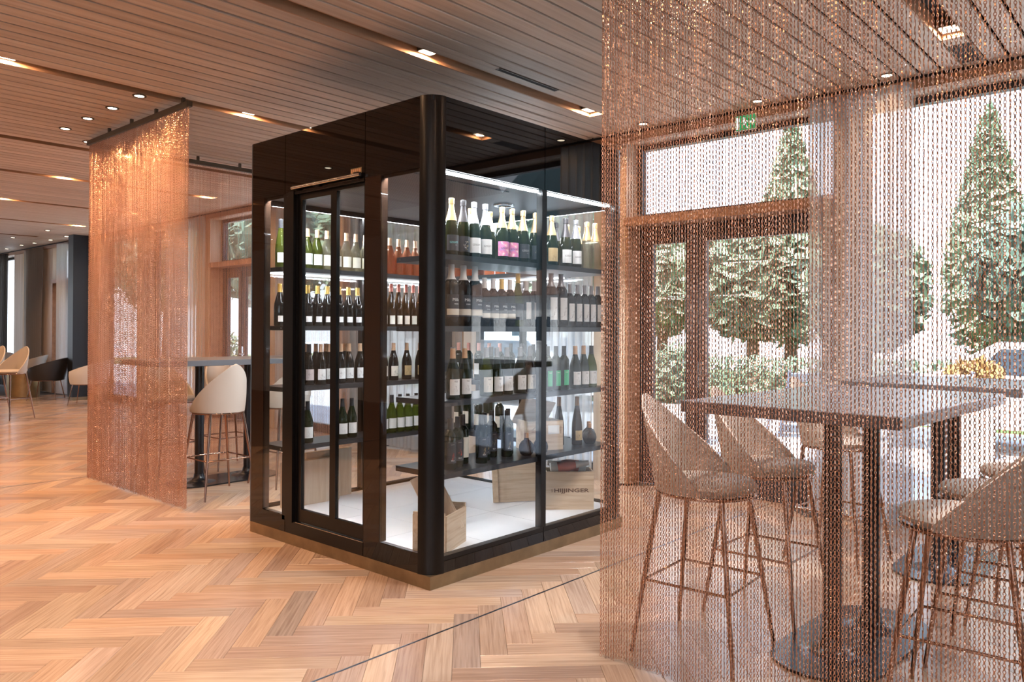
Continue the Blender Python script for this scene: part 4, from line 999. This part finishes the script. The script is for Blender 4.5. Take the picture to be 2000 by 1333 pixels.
chain_curtain(2.89, 2.035, 0, -1, 2.5, 'copper chain curtain at the right, in front of the bar table and stools', 0.0138)
chain_curtain(2.96, 6.09, 0, 1, 2.05, 'copper chain curtain at the left, standing edge towards the wine cabinet', 0.0138)
chain_curtain(2.995, 8.175, 1, 0, 3.1, 'copper chain curtain behind the left bar table, parallel to the ceiling planks', 0.0138)

# ------------------------------------------------------------------ sheer curtains along the facade
def sheer_curtain(y0, y1, mat, label, waves, seed, x=6.19, z0=0.03, pinch=0.0):
    rnd = random.Random(seed); ph = rnd.uniform(0, 6)
    m = MB()
    def f(u, v):
        w = 1 - pinch * math.sin(PI * min(1, v * 1.0)) * (1 - v)
        y = y0 + (y1 - y0) * (0.5 + (u - 0.5) * w)
        s = math.sin(u * waves * 2 * PI + ph + 0.5 * math.sin(v * 3)); a = 0.035 * (0.75 + 0.25 * math.sin(u * 9 + ph))
        return (x + a * s, y + 0.012 * math.cos(u * waves * 4 * PI), z0 + v * (H - 0.04 - z0))
    m.grid(f, int(waves * 10), 8, False, 0.0012)
    t = m.build('sheer_curtain', M[mat], None, 60); tag(t, label, 'curtain', 'sheer curtains along the windows')
    return t
sheer_curtain(1.60, 2.36, 'curtain_light', 'pale sheer curtain gathered against the pillar right of the double door', 8, 1)
sheer_curtain(6.25, 8.45, 'curtain', 'brown sheer curtain hanging behind the wine cabinet, seen through its glass', 16, 2)
sheer_curtain(4.45, 5.0, 'curtain_light', 'pale sheer curtain at the far right behind the wine cabinet', 6, 6)
sheer_curtain(12.2, 13.6, 'curtain_light', 'pale sheer curtain seen between the left chain curtain and the booth door', 12, 3)
sheer_curtain(18.2, 18.78, 'curtain_light', 'brown sheer curtain nearest the navy column in the far left room', 8, 4)
sheer_curtain(19.62, 20.88, 'curtain', 'brown sheer curtain between the far left door and strip window', 10, 5, pinch=0.25)
sheer_curtain(22.2, 23.9, 'curtain_dark', 'dark sheer curtain at the far left edge', 12, 7)

# ------------------------------------------------------------------ high tables
def high_table(label, cx, cy, z, L, Wd, px, rz=0.0):
    t = thing('high_table', label, 'table', (cx, cy, 0), rz, 'high bar tables')
    e = 0.004
    top = MB(); top.add([(-L / 2, -Wd / 2, z - 0.05), (L / 2, -Wd / 2, z - 0.05), (L / 2, Wd / 2, z - 0.05), (-L / 2, Wd / 2, z - 0.05),
                         (-L / 2, -Wd / 2, z - e), (L / 2, -Wd / 2, z - e), (L / 2, Wd / 2, z - e), (-L / 2, Wd / 2, z - e),
                         (-L / 2 + e, -Wd / 2 + e, z), (L / 2 - e, -Wd / 2 + e, z), (L / 2 - e, Wd / 2 - e, z), (-L / 2 + e, Wd / 2 - e, z)],
                        [(3, 2, 1, 0), (8, 9, 10, 11)] + [(a + k, a + (k + 1) % 4, a + 4 + (k + 1) % 4, a + 4 + k) for a in (0, 4) for k in range(4)])
    top.build('tabletop', M['tabletop'], t)
    b = MB(); pts = []
    hw = px + 0.30; r = 0.24
    for k in range(13): q = -PI / 2 + PI * k / 12; pts.append((hw - r + r * math.cos(q), r * math.sin(q)))
    for k in range(13): q = PI / 2 + PI * k / 12; pts.append((-hw + r + r * math.cos(q), r * math.sin(q)))
    b.prism(pts, 0.001, 0.013); b.build('base_plate', M['tablemetal'], t, 30)
    for s in (-1, 1):
        MB().lathe([(0.15, 0.013), (0.11, 0.018), (0.075, 0.030), (0.052, 0.055), (0.044, 0.09)], 28, (s * px, 0, 0)).build('collar', M['tablemetal'], t, 50)
        MB().lathe([(0.0415, 0.085), (0.0415, z - 0.062)], 24, (s * px, 0, 0)).build('pole', M['tablemetal'], t, 50)
        MB().box(s * px - 0.14, s * px + 0.14, -0.2, 0.2, z - 0.062, z - 0.0505).build('top_bracket', M['tablemetal'], t)
    return t
high_table('dark topped high bar table nearest the camera, behind the right chain curtain', 3.83, 1.25, 1.15, 1.52, 0.92, 0.235, -0.045)
high_table('second dark topped high bar table beyond the first, by the right hand window', 5.50, 1.23, 1.15, 0.98, 0.96, 0.2, 0.0)
high_table('dark topped high bar table in the left booth, beside the cream bar stools', 3.83, 7.12, 1.17, 1.62, 0.78, 0.25, 0.0)

# ------------------------------------------------------------------ bar stools and armchairs
def shell(m, r0, r1, zb, zt, lean, front, power, thick, off=0.0, zmin=0.03, sq=1.0):
    """tub shell: wall round the back, its rim sloping down to the front; back is +y"""
    def f(u, v):
        phi = (u - 0.5) * 2 * front
        rim = zmin + (zt - zb - zmin) * ((1 + math.cos(phi)) / 2) ** power
        h = rim * v
        k = h / (zt - zb)
        r = r0 + (r1 - r0) * (1 - (1 - v) ** 2) * 0.6 + (r1 - r0) * 0.4 * k + off
        taper = 1 - 0.22 * max(0, k - 0.35)
        return (r * math.sin(phi) * taper, r * math.cos(phi) * sq + lean * k * k + 0.02 * k, zb + h)
    m.grid(f, 36, 9, False, thick); return m
def stool_shell(m, zb, zt, thick):
    """back: wide at the seat, tapering to a narrower rounded top; the sides fall straight to the middle of the seat"""
    fr = 1.95
    def f(u, v):
        t = (u - 0.5) * 2; phi = t * fr; H_ = zt - zb
        rim = 0.015 + (H_ - 0.015) * max(0.0, 1 - abs(t) ** 1.45)
        h = rim * v; k = h / H_
        r = 0.205 + 0.018 * (1 - (1 - v) ** 2)
        w = 1 - 0.30 * k ** 1.2
        return (r * math.sin(phi) * w, r * math.cos(phi) * (1 - 0.15 * k) + 0.075 * k + 0.035 * k * k, zb + h)
    m.grid(f, 40, 10, False, thick); return m
def bar_stool(label, x, y, rz, group, mat='leather'):
    t = thing('bar_stool', label, 'stool', (x, y, 0), rz, group)
    zs = 0.735
    m = MB(); m.lathe([(0.02, zs - 0.005), (0.195, zs - 0.004), (0.222, zs + 0.010), (0.226, zs + 0.026), (0.212, zs + 0.044), (0.15, zs + 0.054), (0.02, zs + 0.056)], 32)
    m.v = [(px * 0.98, py - 0.012, pz) for px, py, pz in m.v]
    m.build('seat', M[mat], t, 50)
    stool_shell(MB(), zs - 0.002, zs + 0.42, -0.016).build('backrest', M[mat], t, 50)
    rg = MB(); rg.tube([(0.216 * math.cos(2 * PI * k / 32), 0.220 * math.sin(2 * PI * k / 32) - 0.010, zs - 0.012) for k in range(32)], 0.0085, 8, True)
    rg.tube([(-0.213, 0, zs - 0.012), (0.213, 0, zs - 0.012)], 0.007, 6); rg.tube([(0, -0.213, zs - 0.012), (0, 0.213, zs - 0.012)], 0.007, 6)
    rg.build('seat_frame', M['chrome'], t, 50)
    F = []
    for sx_, sy_ in ((-1, -1), (1, -1), (1, 1), (-1, 1)):
        a = Vector((0.150 * sx_, 0.150 * sy_, zs - 0.012)); b = Vector((0.240 * sx_, 0.240 * sy_, 0.0))
        MB().tube([a, a.lerp(b, 0.5), b], [0.0125, 0.0115, 0.0085], 10).build('leg', M['chrome'], t, 50)
        F.append(a.lerp(b, 1 - 0.325 / (zs - 0.012)))
    MB().tube(F, 0.0065, 8, True).build('footrest', M['chrome'], t, 50)
    return t
gr = 'cream bar stools at the right tables'
s0 = bar_stool('cream bar stool nearest the camera, back to the double door, behind the right chain curtain', 3.29, 1.735, 0.06, gr)
dup(s0, (3.95, 1.72, 0), 0.0, 'cream bar stool second along the far side of the near table')
dup(s0, (5.16, 1.78, 0), -0.1, 'cream bar stool at the second table, in front of the pale sheer curtain')
dup(s0, (3.36, 0.68, 0), PI + 0.05, 'cream bar stool at the lower right corner of the photo, tucked under the near table')
dup(s0, (3.98, 0.68, 0), PI, 'cream bar stool behind the lower right one, on the same side of the table')
dup(s0, (4.62, 0.64, 0), PI - 0.1, 'cream bar stool third along the right side of the near table')
dup(s0, (5.55, 0.55, 0), PI, 'cream bar stool on the right side of the second table by the window')
gr = 'cream bar stools at the left booth table'
dup(s0, (3.45, 6.52, 0), PI, 'cream bar stool with its back to the camera, between left chain curtain and cabinet', gr)
dup(s0, (4.12, 6.52, 0), PI, 'cream bar stool behind the left edge of the wine cabinet', gr)
dup(s0, (3.60, 7.76, 0), 0.05, 'cream bar stool across the booth table, seen through the left chain curtain', gr)
dup(s0, (4.22, 7.76, 0), 0.0, 'cream bar stool across the booth table, its pale back above the seat in front', gr)
gr = 'bar stools in the far left room'
dup(s0, (4.02, 14.22, 0), -PI / 2 + 0.5, 'cream bar stool in the far left room, right one of the pair', gr)
dup(s0, (3.86, 14.85, 0), -PI / 2 + 0.5, 'cream bar stool cut by the left edge of the photo', gr)
def armchair(label, x, y, rz, mat, cat='armchair'):
    t = thing('armchair', label, cat, (x, y, 0), rz, 'armchairs in the far left room')
    zs = 0.42
    MB().lathe([(0.02, zs - 0.02), (0.275, zs - 0.02), (0.302, zs), (0.302, zs + 0.03), (0.275, zs + 0.055), (0.02, zs + 0.06)], 28).build('seat', M[mat], t, 50)
    shell(MB(), 0.30, 0.365, zs - 0.015, zs + 0.44, 0.05, 2.35, 0.8, -0.03, 0, 0.16).build('backrest', M[mat], t, 50)
    rg = MB(); rg.tube([(0.285 * math.cos(2 * PI * k / 28), 0.285 * math.sin(2 * PI * k / 28), zs - 0.03) for k in range(28)], 0.009, 8, True); rg.build('seat_frame', M['chrome'], t, 50)
    for sx_, sy_ in ((-1, -1), (1, -1), (1, 1), (-1, 1)):
        MB().tube([(0.20 * sx_, 0.20 * sy_, zs - 0.03), (0.265 * sx_, 0.265 * sy_, 0)], [0.011, 0.008], 8).build('leg', M['chrome'], t, 50)
    return t
armchair('black leather armchair in the far left room, beside the brass drum table', 5.62, 17.62, -2.2, 'leather_black')
armchair('white armchair standing in front of the navy column', 5.80, 15.95, -2.2, 'leather_white')
armchair('cream armchair behind the brass drum table in the far left room', 5.75, 19.40, -2.0, 'leather')
armchair('blue armchair partly hidden behind the cream bar stool, far left', 5.15, 20.35, -1.6, 'leather_blue')
armchair('white armchair with dark piping at the back of the far left room', 5.75, 21.2, -0.6, 'leather_white')
t = thing('drum_table', 'round brass drum table with a pale top in the far left room', 'table', (5.48, 18.52, 0))
MB().lathe([(0.30, 0.0), (0.30, 0.005), (0.30, 0.545), (0.29, 0.55)], 36).build('drum', M['drum'], t, 50)
MB().lathe([(0.02, 0.551), (0.305, 0.551), (0.31, 0.556), (0.31, 0.572), (0.305, 0.578), (0.02, 0.578)], 36).build('top', M['leather_white'], t, 50)
t = struct('wall_column', MB().box(5.88, XF - 0.002, 16.95, 17.22, 0.065, H), M['navy'])
MB().box(5.885, XF - 0.002, 16.955, 17.215, 0.0, 0.065).build('column_base', M['brass'], t)

# ------------------------------------------------------------------ fittings on ceiling and facade
def downlight(x, y, label, power=1.0, lit=True, color=None, watts=None):
    t = thing('downlight', label, 'ceiling light', (x, y, H), 0, 'round ceiling downlights')
    MB().lathe([(0.036, -0.001), (0.038, -0.006), (0.052, -0.006), (0.054, 0.0), (0.054, 0.003), (0.036, 0.003), (0.036, -0.001)], 20, (0, 0, 0), None, False).build('trim_ring', M['rail'], t, 50)
    MB().lathe([(0.002, -0.004), (0.0355, -0.004), (0.0355, -0.002), (0.002, -0.002)], 20).build('lens', M['lamp'], t)
    if lit: light('downlight_lamp', 'SPOT', (0, 0, -0.02), (watts or K_DOWN) * power, color or WARM, t, 0.03, 125, 0.8)
for i, (x, y) in enumerate([(2.70, 6.40), (2.70, 6.93), (2.69, 7.44), (2.69, 7.98)]):
    downlight(x, y, 'lit round downlight in front of the left chain curtain, %s of the row of four' % ORD[i], 1.5)
downlight(3.035, 8.377, 'lit round downlight just past the far edge of the left chain curtain')
for i, (x, y) in enumerate([(6.05, 1.743), (6.05, 2.729), (6.05, 3.805)]):
    downlight(x, y, 'lit round downlight above the facade, %s from the right window' % ORD[i], 0.15)
for i, (x, y) in enumerate([(5.304, 16.607), (5.258, 18.5), (5.92, 19.35), (5.93, 18.39), (5.91, 17.42), (5.88, 20.07), (5.92, 21.27)]):
    downlight(x, y, 'lit round downlight in the far left room, %s counted from the navy column' % ORD[i], 1.0, i in (0, 1))
for i, (x, y) in enumerate([(0.3, 5.4), (0.6, 7.6), (0.6, 9.8), (2.7, 12.0), (0.6, 13.0), (3.6, 15.0), (1.2, 17.0), (-1.6, 2.0), (-1.6, 5.0), (-1.6, 8.0)]):
    downlight(x, y, 'added unseen fill light in the open part of the ceiling, %s of the hall lamps' % ORD[i], 1.5)  # extra warm lamps out of view, added to brighten the hall
for i, (x, y) in enumerate([(0.2, 0.6), (1.4, 0.2), (1.7, 1.6), (0.2, 2.4), (2.0, 3.1), (2.4, -0.8), (3.7, -0.6), (4.9, -0.9), (4.4, 1.0), (3.6, 1.6)]):
    downlight(x, y, 'added unseen fill light above the camera and the right booth, %s of the near lamps' % ORD[i], 2.6 if x > 3 else 0.78, True, FILL_COLOR, K_FILL)  # extra neutral lamps over the unseen near ceiling, added as fill light
for j, (a, b) in enumerate(SLOTS[1:8]):
    for i, x in enumerate((-0.12, 1.75, 3.61, 5.475)):
        t = thing('channel_lamp', 'square lamp recessed in the %s ceiling channel, %s along it' % (ORD[j], ORD[i]), 'ceiling light', (x, (a + b) / 2, H), 0, 'square lamps in the ceiling channels')
        MB().box(-0.06, 0.06, -0.06, 0.06, 0.035, 0.10).build('housing', M['rail'], t)
        MB().box(-0.052, 0.052, -0.052, 0.052, 0.031, 0.034).build('diffuser', M['lamp'], t)
        light('channel_lamp_light', 'AREA', (0, 0, 0.028), K_SLOT, WARM, t, 0.10)
def vent(x0, x1, y, w, label):
    t = thing('ceiling_vent', label, 'vent', ((x0 + x1) / 2, y, H))
    L = x1 - x0; m = MB(); frame_rect(m, -L / 2, L / 2, -w / 2, w / 2, -0.002, 0.004, 0.006); 
    m = MB(); m.box(-L / 2, L / 2, -w / 2, -w / 2 + 0.006, -0.002, 0.004); m.box(-L / 2, L / 2, w / 2 - 0.006, w / 2, -0.002, 0.004); m.box(-L / 2, -L / 2 + 0.008, -w / 2, w / 2, -0.002, 0.004); m.box(L / 2 - 0.008, L / 2, -w / 2, w / 2, -0.002, 0.004)
    m.build('vent_frame', M['rail'], t)
    n = max(2, int(w / 0.018))
    for k in range(1, n):
        MB().obox((0, -w / 2 + w * k / n, 0.0), L - 0.02, 0.010, 0.0015, Matrix.Rotation(0.6, 3, 'X')).build('louvre', M['frame'], t)
    MB().box(-L / 2, L / 2, -w / 2, w / 2, -0.0012, -0.0002).build('backing', M['void'], t)
vent(4.10, 4.78, 3.79, 0.045, 'short slotted air vent in the ceiling beside the lit channel above the cabinet')
vent(5.70, 6.12, 1.21, 0.13, 'louvred air vent in the ceiling above the right hand window')
ex = thing('exit_sign', 'green emergency exit sign with running figure above the double door', 'sign', (XF - 0.056, 2.90, 3.205), 0)
MB().box(-0.012, 0.0, -0.095, 0.095, -0.065, 0.065).build('sign_body', M['white'], ex)
MB().box(-0.0145, -0.012, -0.09, 0.09, -0.06, 0.06).build('green_panel', M['exit'], ex)
m = MB()   # running figure, door and arrow, as seen from the room (left is +y)
def pg(pts): m.add([(-0.0155, -y, z) for y, z in pts] + [(-0.0146, -y, z) for y, z in pts], [tuple(range(len(pts))), tuple(reversed(range(len(pts), 2 * len(pts))))] + [(i, len(pts) + i, len(pts) + (i + 1) % len(pts), (i + 1) % len(pts)) for i in range(len(pts))])
pg([(-0.085, -0.05), (-0.050, -0.05), (-0.050, 0.05), (-0.085, 0.05)])
pg([(-0.012 + 0.011 * math.cos(q * PI / 5), 0.036 + 0.011 * math.sin(q * PI / 5)) for q in range(10)])
pg([(-0.02, 0.022), (0.0, 0.024), (0.008, -0.01), (-0.012, -0.012)])
pg([(-0.012, -0.010), (0.006, -0.010), (0.022, -0.048), (0.010, -0.048)]); pg([(-0.010, -0.008), (-0.004, -0.014), (-0.030, -0.026), (-0.032, -0.016)])
pg([(-0.018, 0.022), (-0.014, 0.014), (-0.036, 0.002), (-0.040, 0.009)]); pg([(0.0, 0.022), (0.004, 0.012), (0.022, 0.002), (0.024, 0.010)])
pg([(0.035, 0.008), (0.062, 0.008), (0.062, 0.026), (0.086, 0.0), (0.062, -0.026), (0.062, -0.008), (0.035, -0.008)])
m.build('pictogram', M['exitwhite'], ex)
